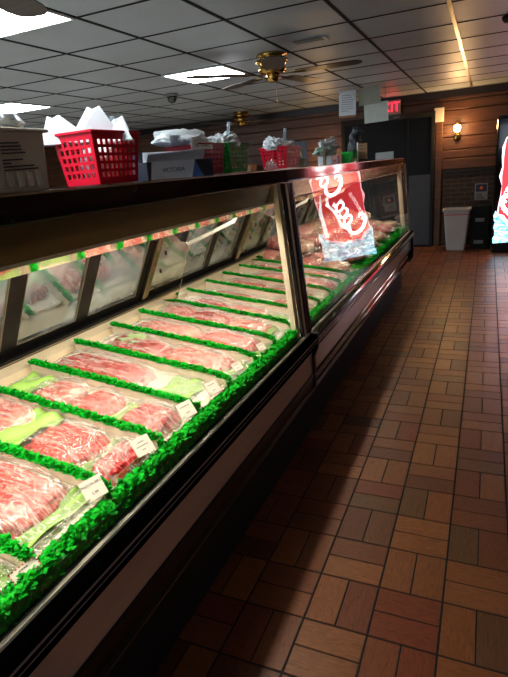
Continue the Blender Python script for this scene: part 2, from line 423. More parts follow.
# walls
struct(MB().box(XL, XR, WY, WY + .1, 0, CZ).build('wall_back', 'wall_paint'))
struct(MB().box(XL - .1, XL, YB, WY, 0, CZ).build('wall_left', 'wall_paint'))
struct(MB().box(XR, XR + .1, YB, WY, 0, CZ).build('wall_right', 'wall_paint'))
struct(MB().box(XL, XR, YB - .1, YB, 0, CZ).build('wall_front', 'wall_paint'))
wn = MB()
for a, b in ((-8.1, -8.02), (-5.24, -5.16), (-2.38, -2.3)): wn.box(a, b, YB, YB + .04, .5, 2.2)
wn.box(-8.02, -2.38, YB, YB + .04, .5, .58); wn.box(-8.02, -2.38, YB, YB + .04, 2.12, 2.2)
struct(wn.build('added_window_1', 'lip'))  # unseen frame with glowing pane, added to brighten the ceiling
struct(MB().box(-8.02, -2.38, YB + .005, YB + .012, .58, 2.12).build('added_window_glass', 'added_glow_glass', bpy.data.objects['added_window_1']))
wn = MB().box(.22, .3, YB, YB + .04, 1.32, 2.18); wn.box(2.1, 2.18, YB, YB + .04, 1.32, 2.18); wn.box(.3, 2.1, YB, YB + .04, 1.32, 1.4); wn.box(.3, 2.1, YB, YB + .04, 2.1, 2.18)
struct(wn.build('added_window_2', 'lip')); struct(MB().box(.3, 2.1, YB + .005, YB + .012, 1.4, 2.1).build('added_window_glass', 'added_glow_glass', bpy.data.objects['added_window_2']))  # second unseen frame and glowing pane, added to light the case-top goods
wb = MB()
z = 1.14
rows = [1.14, 1.30, 1.42, 1.60, 1.78, 1.97, 2.10]
rz = rows + [CZ]
for a, b in zip(rz[:-1], rz[1:]):
    dark = .012
    wb.box(XL, XR, WY - .03, WY, a + dark, b)
o = wb.build('wall_back_boards', 'pine', bevel=.006); o.name = 'wall_back'; struct(o)
o = MB().box(-.62, XR, WY - .035, WY, 0, 1.12).build('wall_back', 'brick'); struct(o)
o = MB().box(-.62, XR, WY - .06, WY, 1.10, 1.14).build('trim_3', 'dark_trim'); struct(o)
o = MB().box(XL, XR, WY - .07, WY, CZ - .1, CZ).build('trim_4', 'dark_trim', bevel=.004); struct(o)
o = MB().box(-.745, -.645, WY - .06, WY, 0.0, 1.83).build('trim_5', 'pine', bevel=.006); struct(o)
o = MB().box(XR - .03, XR, YB, WY - .05, 1.14, CZ).build('wall_right', 'pine_side'); struct(o)
o = MB().box(XR - .035, XR, YB, WY - .05, 0, 1.14).build('wall_right', 'brick_side'); struct(o)
# black double door with diamond plate
dp = MB().box(-2.1, -.77, WY - .09, WY - .01, 0, 1.92).build('door_1', 'door_black'); struct(dp)
df = MB().box(-2.16, -.75, WY - .11, WY - .01, 1.92, 1.99); df.box(-.80, -.75, WY - .11, WY - .01, 0, 1.92); df.box(-2.16, -2.1, WY - .11, WY - .01, 0, 1.92)
struct(df.build('door_frame', 'matte_black', dp, bevel=.004))
struct(MB().box(-1.12, -.80, WY - .105, WY - .088, .03, 1.10).build('kick_plate', 'diamond', dp, bevel=.003))
struct(MB().box(-2.08, -1.16, WY - .105, WY - .088, .03, 1.10).build('kick_plate', 'diamond', dp, bevel=.003))
struct(MB().box(-1.15, -1.0, WY - .1, WY - .088, 1.94, 1.975).build('label_plate', 'grey', dp))
struct(MB().box(-1.144, -1.132, WY - .1, WY - .088, 0.02, 1.9).build('door_gap', 'matte_black', dp))

# ================================================================== DISPLAY CASES
# the cases, what they hold and what stands on them are shrunk about the camera, by factor and lift, to place the glass reflection
CAM_SCALE, CAM_LIFT = .87, .179
before_cases = set(bpy.data.objects)
GX0, GZ0, GX1, GZ1 = -.850, .52, -.912, 1.305
def glass_x(z): return GX0 + (z - GZ0) / (GZ1 - GZ0) * (GX1 - GX0)
def deck_z(x): return .55 + .14 * (-x - .9)
TOPZ = 1.372
def display_case(y0, y1, label, last=False, first=False, posts=()):
    t = thing('meat_display_case', label, 'display case', (0, 0, 0))
    e = .002
    ya, yb = y0 + e, y1 - e
    # slab
    s = MB().prism_y([(-1.80, TOPZ - .067), (-.932, TOPZ - .067), (-.925, TOPZ - .06), (-.925, TOPZ), (-1.80, TOPZ)], ya, yb).build('top_slab', 'laminate', t, bevel=.003)
    MB().box(-.9245, -.921, ya, yb, TOPZ - .0665, TOPZ - .062).build('edge_strip', 'chrome_line', s)
    MB().box(-.9245, -.922, ya, yb, TOPZ - .004, TOPZ).build('edge_strip', 'lip', s)
    # canopy: steel fascia behind the glass, lamp housing and mirror lip
    c = MB().prism_y([(-.935, 1.305), (-.945, 1.226), (-.965, 1.226), (-.975, 1.28), (-1.26, 1.29), (-1.5, 1.29), (-1.5, 1.305)], ya, yb).build('canopy', 'canopy', t)
    MB().box(-.950, -.943, ya, yb, 1.217, 1.226).build('canopy_edge', 'cream', c)
    MB().prism_y([(-.951, 1.217), (-.978, 1.192), (-.981, 1.194), (-.955, 1.219)], ya, yb).build('mirror_lip', 'mirror', c)
    lt = MB().tube([(-1.06, ya + .05, 1.268), (-1.06, yb - .05, 1.268)], .010, 10).build('lamp_tube', 'tube', t)
    # front glass
    g = MB().hexa([(GX0, ya, GZ0), (GX0 + .006, ya, GZ0), (GX0 + .006, yb, GZ0), (GX0, yb, GZ0)],
                  [(GX1, ya, GZ1), (GX1 + .006, ya, GZ1), (GX1 + .006, yb, GZ1), (GX1, yb, GZ1)])
    g = MB(); g.add([(GX0 + .003, ya, GZ0), (GX0 + .003, yb, GZ0), (GX1 + .003, yb, GZ1), (GX1 + .003, ya, GZ1)], [(0, 1, 2, 3)])
    g.build('front_glass', 'pane', t)
    # lower front
    MB().box(-.850, -.8385, ya, yb, .505, .519).build('sill_strip', 'sill', t)
    MB().box(-.860, -.8525, ya, yb, .505, .524).build('glass_channel', 'matte_black', t)
    bp = MB().prism_y([(-.86, .505), (-.8355, .511), (-.806, .507), (-.797, .497), (-.797, .455), (-.806, .436), (-.86, .43)], ya, yb).build('bumper', 'bumper' if not last else 'bumper_far', t)
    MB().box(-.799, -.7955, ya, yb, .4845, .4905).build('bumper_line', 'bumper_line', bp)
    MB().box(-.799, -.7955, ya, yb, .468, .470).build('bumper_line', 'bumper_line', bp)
    MB().prism_y([(-.90, .43), (-.832, .43), (-.832, .285), (-.90, .285)], ya, yb).build('front_panel', 'brown_steel', t)
    MB().prism_y([(-.90, .284), (-.826, .284), (-.822, .278), (-.834, .205), (-.822, .198), (-.822, .19), (-.90, .19)], ya, yb).build('lower_trim', 'dark_trim' if not last else 'bumper_far', t)
    MB().box(-.823, -.8205, ya, yb, .193, .196).build('highlight_strip', 'chrome_line', t)  # bright strip put in for the highlight along the lower edge
    MB().box(-1.75, -.94, ya, yb, -CAM_LIFT / CAM_SCALE, .19).build('kick_base', 'matte_black', t)
    # body under the deck, deck, rear sill
    MB().prism_y([(-.90, .19), (-.90, .43), (-.866, .43), (-.866, .50), (-1.80, .60), (-1.80, .19)], ya, yb).build('body', 'grey', t)
    dk = MB().prism_y([(-.866, .50), (-.866, .512), (-.897, .514), (-.897, deck_z(-.897)), (-1.67, deck_z(-1.67)), (-1.67, .695), (-1.755, .700), (-1.755, .60)], ya, yb).build('deck', 'deck', t)
    MB().box(-1.84, -1.756, ya, yb, .60, .722).build('door_track', 'black', t)
    MB().box(-1.757, -1.752, ya, yb, .704, .709).build('track_line', 'lip', t)
    MB().box(-1.84, -1.80, ya, yb, -CAM_LIFT / CAM_SCALE, .60).build('rear_panel', 'grey', t)
    # rear header above doors
    MB().prism_y([(-1.62, 1.19), (-1.56, 1.19), (-1.54, 1.305), (-1.80, 1.305), (-1.80, 1.29)], ya, yb).build('rear_header', 'steel', t)
    return t
def lean(z): return -1.795 + (z - .722) * .50      # rear door plane
def rear_door(case, ya, yb):
    f = MB(); z0, z1 = .723, 1.19; w = .042; t = .02
    def bar(y0, y1, a, b, off=0):
        f.hexa([(lean(a) - t, y0, a), (lean(a) + off, y0, a), (lean(a) + off, y1, a), (lean(a) - t, y1, a)],
               [(lean(b) - t, y0, b), (lean(b) + off, y0, b), (lean(b) + off, y1, b), (lean(b) - t, y1, b)])
    bar(ya, ya + w, z0, z1); bar(yb - w, yb, z0, z1); bar(ya + w, yb - w, z0, z0 + .035); bar(ya + w, yb - w, z1 - .02, z1)
    d = f.build('rear_door', 'black', case)
    a, b = z0 + .035, z1 - .02
    MB().hexa([(lean(a) - .014, ya + w, a), (lean(a) - .008, ya + w, a), (lean(a) - .008, yb - w, a), (lean(a) - .014, yb - w, a)],
              [(lean(b) - .014, ya + w, b), (lean(b) - .008, ya + w, b), (lean(b) - .008, yb - w, b), (lean(b) - .014, yb - w, b)]).build('door_pane', 'doorpane', d)
    s = MB()
    for yy in (ya + w, yb - w - .004):
        s.hexa([(lean(a) - .008, yy, a), (lean(a) + .001, yy, a), (lean(a) + .001, yy + .004, a), (lean(a) - .008, yy + .004, a)],
               [(lean(b) - .008, yy, b), (lean(b) + .001, yy, b), (lean(b) + .001, yy + .004, b), (lean(b) - .008, yy + .004, b)])
    s.hexa([(lean(a) - .008, ya + w, a), (lean(a) + .001, ya + w, a), (lean(a) + .001, yb - w, a), (lean(a) - .008, yb - w, a)],
           [(lean(a + .005) - .008, ya + w, a + .005), (lean(a + .005) + .001, ya + w, a + .005), (lean(a + .005) + .001, yb - w, a + .005), (lean(a + .005) - .008, yb - w, a + .005)])
    s.build('pane_seal', 'lip', d)
def column(case, ya, yb):
    z0, z1 = .70, 1.25
    c = MB().hexa([(lean(z0) - .02, ya, z0), (lean(z0) + .03, ya, z0), (lean(z0) + .03, yb, z0), (lean(z0) - .02, yb, z0)],
                  [(lean(z1) - .02, ya, z1), (lean(z1) + .03, ya, z1), (lean(z1) + .03, yb, z1), (lean(z1) - .02, yb, z1)]).build('rear_column', 'steel', case, bevel=.002)
    # bracket fin standing out from the column
    yc = (ya + yb) / 2 - .05
    p = [(lean(.715) + .03, .715), (-1.545, .735), (-1.434, 1.015), (-1.445, 1.045), (-1.48, 1.05), (-1.50, 1.075), (-1.525, 1.10), (lean(1.18) + .03, 1.18)]
    f = MB().prism_y(p, yc, yc + .004).build('bracket_fin', 'mirror', case)
    for z in (.78, .88, .98): MB().box(lean(z) + .08, lean(z) + .092, yc - .001, yc + .0055, z, z + .022).build('bracket_slot', 'matte_black', f)
    MB().box(lean(1.02) + .028, lean(1.02) + .034, (ya + yb) / 2 - .012, (ya + yb) / 2 + .012, 1.0, 1.05).build('column_slot', 'matte_black', c)
    # support arm up to the canopy
    MB().tube([(-1.45, yc + .01, 1.03), (-1.22, yc + .13, 1.13), (-1.14, yc + .165, 1.27)], .011, 8).build('support_arm', 'white', case)
Y1 = 2.57; YE = 6.72
c1 = display_case(-.75, Y1, 'nearer glass-fronted meat display case with dark top and lit trays')
for a, b in ((-.6, -.08), (-.08, .42), (.55, 1.03), (1.03, 1.44), (1.44, 1.885), (1.885, 2.37)): rear_door(c1, a, b)
column(c1, .42, .55); column(c1, 2.37, 2.52)
c2 = display_case(Y1, YE, 'farther glass-fronted meat display case holding piled wrapped roasts', last=True)
for a, b in ((2.70, 3.16), (3.16, 3.62), (3.80, 4.26), (4.26, 4.72), (4.92, 5.4), (5.4, 5.9)): rear_door(c2, a, b)
column(c2, 3.62, 3.78); column(c2, 4.74, 4.9)
MB().hexa([(lean(.7) - .02, 5.9, .7), (lean(.7), 5.9, .7), (lean(.7), YE, .7), (lean(.7) - .02, YE, .7)],
          [(lean(1.25) - .02, 5.9, 1.25), (lean(1.25), 5.9, 1.25), (lean(1.25), YE, 1.25), (lean(1.25) - .02, YE, 1.25)]).build('rear_blank', 'canopy', c2)
def gpost(case, name, y0, y1, m, off=0, th=.02, z0=.52, z1=1.305, bev=.002):
    return MB().hexa([(glass_x(z0) - th + off, y0, z0), (glass_x(z0) + off, y0, z0), (glass_x(z0) + off, y1, z0), (glass_x(z0) - th + off, y1, z0)],
              [(glass_x(z1) - th + off, y0, z1), (glass_x(z1) + off, y0, z1), (glass_x(z1) + off, y1, z1), (glass_x(z1) - th + off, y1, z1)]).build(name, m, case, bevel=bev)
gpost(c1, 'inner_post', 2.42, 2.47, 'cream', -.012, .03)
gpost(c1, 'glass_post', 2.478, 2.492, 'matte_black', .006, .02)
gpost(c1, 'glass_post', 2.498, 2.528, 'cream', .004, .02)
gpost(c1, 'glass_post', 2.532, 2.566, 'black_gloss', .010, .03)
gpost(c2, 'glass_post', 2.574, 2.60, 'black', .010, .03)
# end of the far case
gpost(c2, 'inner_post', 6.45, 6.51, 'cream', -.02, .04)
MB().add([(GX0, YE - .01, GZ0), (-1.75, YE - .01, .7), (-1.6, YE - .01, GZ1), (GX1, YE - .01, GZ1)], [(0, 1, 2, 3)]).build('end_glass', 'pane', c2)
gpost(c2, 'corner_post', YE - .022, YE - .003, 'steel', .008, .018)
MB().prism_y([(-.80, .515), (-.80, .19), (-.84, .12), (-1.8, .12), (-1.8, .66), (-.86, .53)], YE, YE + .03).build('end_panel', 'black', c2, bevel=.004)
MB().prism_y([(-.794, .52), (-.794, .44), (-.82, .38), (-.82, .2), (-.85, .2), (-.85, .52)], Y1 - .015, Y1 + .015).build('joint_cover', 'black', c1, bevel=.003)

# ================================================================== GREEN TRIM
def tufts(mb, rnd, p, n, size, spread):
    for _ in range(n):
        a = rnd.uniform(0, 2 * PI); el = rnd.uniform(.1, 1.45)
        d = Vector((math.cos(a) * math.cos(el), math.sin(a) * math.cos(el), math.sin(el)))
        q = Vector(p) + Vector((rnd.uniform(-spread, spread), rnd.uniform(-spread, spread), rnd.uniform(0, spread * .4)))
        L = size * rnd.uniform(.6, 1.25); w = L * rnd.uniform(.22, .4)
        s = d.cross(Vector((0, 0, 1))).normalized() * w
        n_ = s.cross(d).normalized() * w * .5
        m = q + d * L * .6
        mb.add([q - s * .5, q + s * .5, m + s + n_, q + d * L, m - s + n_], [(0, 1, 2, 4), (2, 3, 4)])
def front_strip(y0, y1, label, seed, dens=260):
    rnd = random.Random(seed); mb = MB()
    L = y1 - y0; n = int(L * dens)
    for i in range(n):
        y = y0 + rnd.random() * L; x = rnd.uniform(-.894, -.862)
        mb_z = .553 + rnd.uniform(0, .016)
        tufts(mb, rnd, (x, y, mb_z), 6, .021, .008)
        tufts(mb, rnd, (-.861 + rnd.uniform(-.002, .001), y, rnd.uniform(.517, .545)), 3, .012, .002)
    o = mb.build('parsley_strip', 'green')
    MB().box(-.8965, -.862, y0, y1, .5145, .554).build('strip_base', 'green_dark', o)
    tag(o, label, 'garnish strip')
front_strip(.1, Y1 - .16, 'long frilly green plastic parsley strip along the glass of the nearer case', 1, 420)
front_strip(Y1 + .06, YE - .08, 'long frilly green plastic parsley strip along the glass of the farther case', 2, 230)
def divider(y, i, xf=-.905, xb=-1.665, tw=.0, label=None, curl=True):
    rnd = random.Random(100 + i)
    t = thing('tray_divider', label, 'divider', (0, y, 0), group='green topped tray dividers')
    hb = .054
    MB().hexa([(xb, -.005, deck_z(xb)), (xf, -.005, deck_z(xf)), (xf, .005, deck_z(xf)), (xb, .005, deck_z(xb))],
              [(xb, -.005, deck_z(xb) + hb), (xf, -.005, deck_z(xf) + hb - .012), (xf, .005, deck_z(xf) + hb - .012), (xb, .005, deck_z(xb) + hb)]).build('divider_board', 'board', t)
    mb = MB(); n = int(abs(xf - xb) * (420 if y < 2.6 else 260))
    for k in range(n):
        u = k / n; x = xf + (xb - xf) * u
        zz = deck_z(x) + hb - .012 * max(0, 1 - u * 12)
        tufts(mb, rnd, (x, rnd.uniform(-.008, .008), zz - .003), 6, .0195, .006)
    if curl:
        for k in range(26):
            tufts(mb, rnd, (xf + .002, rnd.uniform(-.006, .006), deck_z(xf) + .002 + k / 26 * (hb - .014)), 5, .014, .004)
    mb.build('parsley_trim', 'green', t)
    return t
DIV = [.13, .39, .655, .935, 1.20, 1.44, 1.70, 1.965, 2.205, 2.455, 2.70, 2.95, 3.205, 3.475, 3.73]

# ================================================================== MEAT
def r_ruf(x, y, s): return .16 * noise.noise(Vector((x * 38, y * 70, s))) + .12 * noise.noise(Vector((x * 110, y * 60, s)))
def lump(mb, cx, cy, z, lx, ly, h, seed, rough=.12, power=2.6):
    nu, nv = 64, 20; off = Vector((seed * 3.1, seed * 1.7, 0))
    vs = []; fs = []
    for j in range(nv + 1):
        el = (j / nv) * PI / 2
        for i in range(nu):
            a = 2 * PI * i / nu
            ca, sa = math.cos(a), math.sin(a)
            cs = math.copysign(abs(ca) ** (2 / power), ca); sn = math.copysign(abs(sa) ** (2 / power), sa)
            r = math.cos(el) ** (2 / power)
            d = Vector((cs * r, sn * r, math.sin(el) ** .8))
            k = 1 + rough * noise.noise(d * 2.3 + off) + rough * .5 * noise.noise(d * 6 + off)
            x, y, zz = cx + d.x * lx * k, cy + d.y * ly * min(k, 1.03), z + d.z * h * k
            zz += deck_z(x) - deck_z(cx) + h * r_ruf(x, y, seed) * math.sin(el)
            vs.append((x, y, zz))
    for j in range(nv):
        for i in range(nu): fs.append((j * nu + i, j * nu + (i + 1) % nu, (j + 1) * nu + (i + 1) % nu, (j + 1) * nu + i))
    fs.append(tuple(range(nu))[::-1]); fs.append(tuple(range(nv * nu, (nv + 1) * nu)))
    mb.add(vs, fs, True)
def meat_tray(ya, yb, i, label, kind, layout, liner, film=True):
    """layout: list of (u0,u1,height) along the tray, u=0 at the front rail"""
    rnd = random.Random(500 + i)
    yc = (ya + yb) / 2; hw = (yb - ya) / 2 - .014
    t = thing('wrapped_meat_tray', label, 'meat tray', (0, yc, 0), group='wrapped trays of meat between the green dividers')
    xf, xb = -.912, -1.64
    X = lambda u: xf + (xb - xf) * u
    b = MB(); wl = .004
    def zz(x, h): return deck_z(x) + h
    # shallow tray: base and four walls
    def slab(x0, x1, y0, y1, h0, h1):
        b.hexa([(x0, y0, zz(x0, h0)), (x1, y0, zz(x1, h0)), (x1, y1, zz(x1, h0)), (x0, y1, zz(x0, h0))],
               [(x0, y0, zz(x0, h1)), (x1, y0, zz(x1, h1)), (x1, y1, zz(x1, h1)), (x0, y1, zz(x0, h1))])
    slab(xb, xf, -hw, hw, .0005, .005)
    slab(xb, xf, -hw, -hw + wl, .005, .022); slab(xb, xf, hw - wl, hw, .005, .022)
    slab(xf - wl, xf, -hw + wl, hw - wl, .005, .016); slab(xb, xb + wl, -hw + wl, hw - wl, .005, .022)
    b.build('tray', 'tray', t)
    for q, (u0, u1, h) in enumerate(layout):
        m = MB(); c = (X(u0) + X(u1)) / 2
        if h > 0:
            lump(m, c, rnd.uniform(-.008, .008), zz(c, .005), abs(X(u1) - X(u0)) / 2, hw - .010 - rnd.uniform(0, .008), h * 1.05, i * 7 + q, .13, 4.2)
            m.build('meat_piece', MEATS[(kind + q) % 3 if kind < 3 else 3], t)
    for q, (u0, u1, v0, v1, hh) in enumerate(liner):
        m = MB()
        def fn(u, v, u0=u0, u1=u1, v0=v0, v1=v1, hh=hh):
            x = X(u0 + (u1 - u0) * u); y = (v0 + (v1 - v0) * v) * hw
            return (x, y, zz(x, hh + .012 * noise.noise(Vector((x * 14, y * 14, i))) + .008 * math.sin(u * 9 + v * 5)))
        m.grid(fn, 14, 10).build('green_liner', 'liner', t, solid=.001)
    if film:
        m = MB(); sd = i * 11.3
        def hmeat(x, y):
            s = .012
            for (u0, u1, h) in layout:
                c = (X(u0) + X(u1)) / 2; lx = abs(X(u1) - X(u0)) / 2 * 1.12
                d = 1 - (abs(x - c) / lx) ** 3 - (abs(y) / (hw * 1.0)) ** 4
                if d > 0: s = max(s, (h + .006) * min(1, d * 1.3) ** .5)
            return s
        def fn(u, v):
            x = xf + .006 + (xb - xf - .012) * u; y = -hw - .001 + (2 * hw + .002) * v
            e = min(1, min(u, 1 - u) * 14, min(v, 1 - v) * 9)
            h = .019 + max(0, hmeat(x, y) * 1.05 - .01) * e
            fold = abs(noise.noise(Vector((x * 9 + y * 14, x * 5 - y * 30, sd)))) * .009 + .003 * noise.noise(Vector((x * 60, y * 26, sd)))
            return (x, y, zz(x, h + fold * e + .003))
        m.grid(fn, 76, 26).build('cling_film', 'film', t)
    return t
cases_lab = [
 ('wrapped meat tray at the near end of the case, mostly below the photo edge', 0, [(.05, .5, .045), (.5, .95, .04)], [(.0, .25, -1, .9, .012)]),
 ('wrapped tray of red meat with green liner in the lower left corner', 1, [(.22, .6, .042), (.6, .97, .04)], [(.0, .22, -1, .9, .014)]),
 ('wrapped tray of large ruffled red steaks nearest the camera, with a green strip of liner', 1, [(.10, .60, .055), (.57, .97, .048)], [(.035, .11, -.95, .95, .026)]),
 ('wrapped tray of red meat with a broad pale green liner across its middle', 0, [(.0, .14, .045), (.2, .5, .044), (.60, .97, .05)], [(.48, .63, -.9, .9, .045), (.13, .2, -.9, .9, .015)]),
 ('wrapped tray with two round dark steaks and a green leaf liner at its back', 0, [(.03, .28, .04), (.36, .56, .035), (.58, .8, .042)], [(.8, .97, -.9, .8, .03), (.27, .36, -.9, .9, .012)]),
 ('wrapped tray with one long flat red cut and pale film at its front', 0, [(.40, .97, .045)], [(.1, .3, -.5, .9, .02)]),
 ('wrapped tray of long pink cuts with a small green leaf near its back', 2, [(.08, .5, .04), (.5, .92, .042)], [(.72, .84, -.2, .8, .05), (.02, .1, -.9, .9, .015)]),
 ('wrapped tray of ground-looking pink meat, high at its front', 1, [(.05, .45, .05), (.45, .95, .04)], [(.0, .07, -.9, .9, .012)]),
 ('wrapped tray of pale chops under crinkled film just before the case post', 2, [(.1, .42, .042), (.4, .7, .05), (.68, .95, .05)], [(.06, .2, -.8, .8, .025)]),
 ('wrapped tray of pale pink meat directly beside the white inner post', 2, [(.25, .6, .03), (.6, .9, .035)], [(.1, .3, -.8, .6, .015)]),
 ('nearly empty wrapped tray just beyond the case post', 1, [(.0, .35, .025), (.5, .9, .02)], []),
 ('wrapped tray of dark purplish steaks beyond the case post', 0, [(.1, .5, .03), (.5, .92, .035)], []),
 ('wrapped tray of heaped bright red meat in the farther case', 1, [(.0, .4, .05), (.38, .8, .045)], []),
 ('wrapped tray with a teal edged label on its film in the farther case', 2, [(.05, .5, .04), (.5, .95, .035)], []),
]
for i, (a, b) in enumerate(zip(DIV[:-1], DIV[1:])):
    lab, k, lay, lin = cases_lab[i]
    meat_tray(a, b, i, lab, k, lay, lin)
names = ['nearest the camera', 'second from the near end', 'third from the near end', 'fourth from the near end', 'fifth from the near end', 'sixth from the near end',
         'seventh from the near end', 'eighth from the near end', 'ninth from the near end', 'meeting the foot of the white post', 'first beyond the case post',
         'second beyond the case post', 'third beyond the case post', 'fourth beyond the case post', 'farthest one, before the piled roasts']
for i, y in enumerate(DIV):
    divider(y, i, label='white divider with frilly green parsley top, ' + names[i])
# clear rails
for (a, b, lab) in ((.1, 2.41, 'low clear plastic rail holding price tags in the nearer case'), (2.62, 4.1, 'low clear plastic rail at the tray fronts in the farther case')):
    r = thing('clear_rail', lab, 'rail', (0, 0, 0))
    MB().add([(-.9005, a, .552), (-.9005, b, .552), (-.9025, b, .603), (-.9025, a, .603)], [(0, 1, 2, 3)]).build('rail_sheet', 'acrylic', r)
    MB().tube([(-.9027, a, .603), (-.9027, b, .603)], .0009, 6).build('rail_edge', 'lip', r)
# price tags
def price_tag(y, x, z, rot, lab, lines, red=False, w=.060, h=.056):
    t = thing('price_tag', lab, 'price tag', (x, y, z), rot=rot, group='price tags on the clear rail')
    MB().box(-w / 2, w / 2, -.0006, .0006, -h / 2, h / 2).build('card', 'paper', t)
    k = len(lines)
    for q, l in enumerate(lines):
        zz = h * (.22 - .44 * q / max(1, k - 1))
        if l[0] == '#':
            m = MB(); x0 = -len(l) * .0028
            for g in range(len(l)): m.box(x0 + g * .0056, x0 + g * .0056 + .0038, -.0011, -.0006, zz - .0012, zz + .0016)
            m.build('print', 'ink', t)
        else: text('print', l, .0105, 'ink', (0, -.0009, zz), (PI / 2, 0, 0), t, .0002)
    if red:
        m = MB(); n = 16
        for g in range(n):
            xx = -w / 2 + w * g / n
            if g % 2 == 0:
                for zc in (-h / 2, h / 2 - .003): m.box(xx, xx + w / n, -.0011, -.0006, zc, zc + .003)
        for g in range(10):
            if g % 2 == 0:
                for xc in (-w / 2, w / 2 - .003): m.box(xc, xc + .003, -.0011, -.0006, -h / 2 + h * g / 10, -h / 2 + h * (g + 1) / 10)
        m.build('tag_border', 'red_ink', t)
    return t
tr = (math.radians(-42), math.radians(-4), math.radians(66))
price_tag(.63, -.888, .582, (math.radians(-42), 0, math.radians(84)), 'price tag with red checkered border half sunk in the parsley at lower left', ['####'], True, .07, .034)
price_tag(.89, -.908, .620, tr, 'white price tag reading LONDON BROIL on the rail nearest the camera', ['LONDON BROIL', '5.99'])
price_tag(1.115, -.908, .622, tr, 'white price tag with three printed lines, second from the camera', ['####', '#######', '##', '####'][:3])
price_tag(1.375, -.908, .618, tr, 'white price tag with two printed lines, third from the camera', ['#######', '###'])
price_tag(1.57, -.908, .616, tr, 'white price tag with thin red border, fourth from the camera', ['######', '##'], True)
price_tag(1.79, -.908, .616, tr, 'white price tag with red border, fifth from the camera', ['#####', '##'], True, .05, .04)
price_tag(2.05, -.908, .612, tr, 'white price tag with red border, the last one before the post', ['#####', '##'], True, .045, .04)

# roasts piled in the farther case
def roast(x, y, z, r, i, lab, m, rot):
    mb = MB()
    mb.ellip((0, 0, 0), r, 20, 12)
    mb.v = [tuple(Vector(v) * (1 + .14 * noise.noise(Vector(v) * 18 + Vector((i * 5.1, 0, 0))) + .05 * noise.noise(Vector(v) * 45))) for v in mb.v]
    t = thing('wrapped_roast', lab, 'roast', (x, y, z), rot=rot, group='wrapped roasts piled in the farther case')
    mb.build('meat_piece', MEATS[m], t)
    f = MB(); f.v = [tuple(Vector(v) * (1.05 + .03 * abs(noise.noise(Vector(v) * 40 + Vector((i, 3, 0)))))) for v in mb.v]
    f.f = list(mb.f); f.smooth = set(mb.smooth)
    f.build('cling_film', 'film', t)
    # gathered tail of the wrapping
    g = MB()
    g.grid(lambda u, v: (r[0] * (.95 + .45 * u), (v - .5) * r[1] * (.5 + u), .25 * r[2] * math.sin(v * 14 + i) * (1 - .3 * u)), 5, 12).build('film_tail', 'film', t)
rnd = random.Random(9)
cols = [3.86, 4.10, 4.36, 4.62, 4.9, 5.18, 5.48, 5.8, 6.1, 6.36]
k = 0
where = ['in the front row', 'in the second row', 'in the third row', 'against the rear doors']
order = ['nearest the trays', 'second from the trays', 'third from the trays', 'fourth from the trays', 'fifth from the trays', 'sixth from the trays', 'seventh from the trays', 'eighth from the trays', 'ninth from the trays', 'nearest the end glass']
for ci, y in enumerate(cols):
    for ri, x in enumerate((-1.04, -1.24, -1.45, -1.60)):
        if ri == 0 and ci in (1, 5): continue
        rx, ry, rzz = rnd.uniform(.10, .125), rnd.uniform(.105, .13), rnd.uniform(.045, .055)
        hz = deck_z(x) + rzz * .92 + (.01 if ri < 3 else .02)
        roast(x + rnd.uniform(-.02, .02), y, hz, (rx, ry, rzz), k, 'wrapped brown and red roast %s, %s' % (where[ri], order[ci]), 3 if rnd.random() < .6 else rnd.choice((0, 1)), (rnd.uniform(-.1, .1), rnd.uniform(-.05, .15), rnd.uniform(-.6, .6)))
        k += 1
for ci, y in enumerate((4.0, 4.3, 4.62, 4.95, 5.3, 5.65, 6.0, 6.32)):
    for ri, x in enumerate((-1.36, -1.55)):
        roast(x, y, deck_z(x) + .145 + .012 * ri, (.11, .12, .05), k, 'wrapped roast lying on top of the pile, %s row, %s' % (('middle', 'rear')[ri], order[ci]), (3, 0, 3, 1, 3)[(ci + ri) % 5], (.1, .15, rnd.uniform(-.7, .7))); k += 1
g = MB(); rg = random.Random(31)
for _ in range(2400): tufts(g, rg, (rg.uniform(-1.05, -.905), rg.uniform(3.78, 6.6), deck_z(-1.0) - .012), 3, .018, .01)
tag(g.build('parsley_mat', 'green'), 'green plastic parsley mat in front of the piled roasts', 'garnish mat')

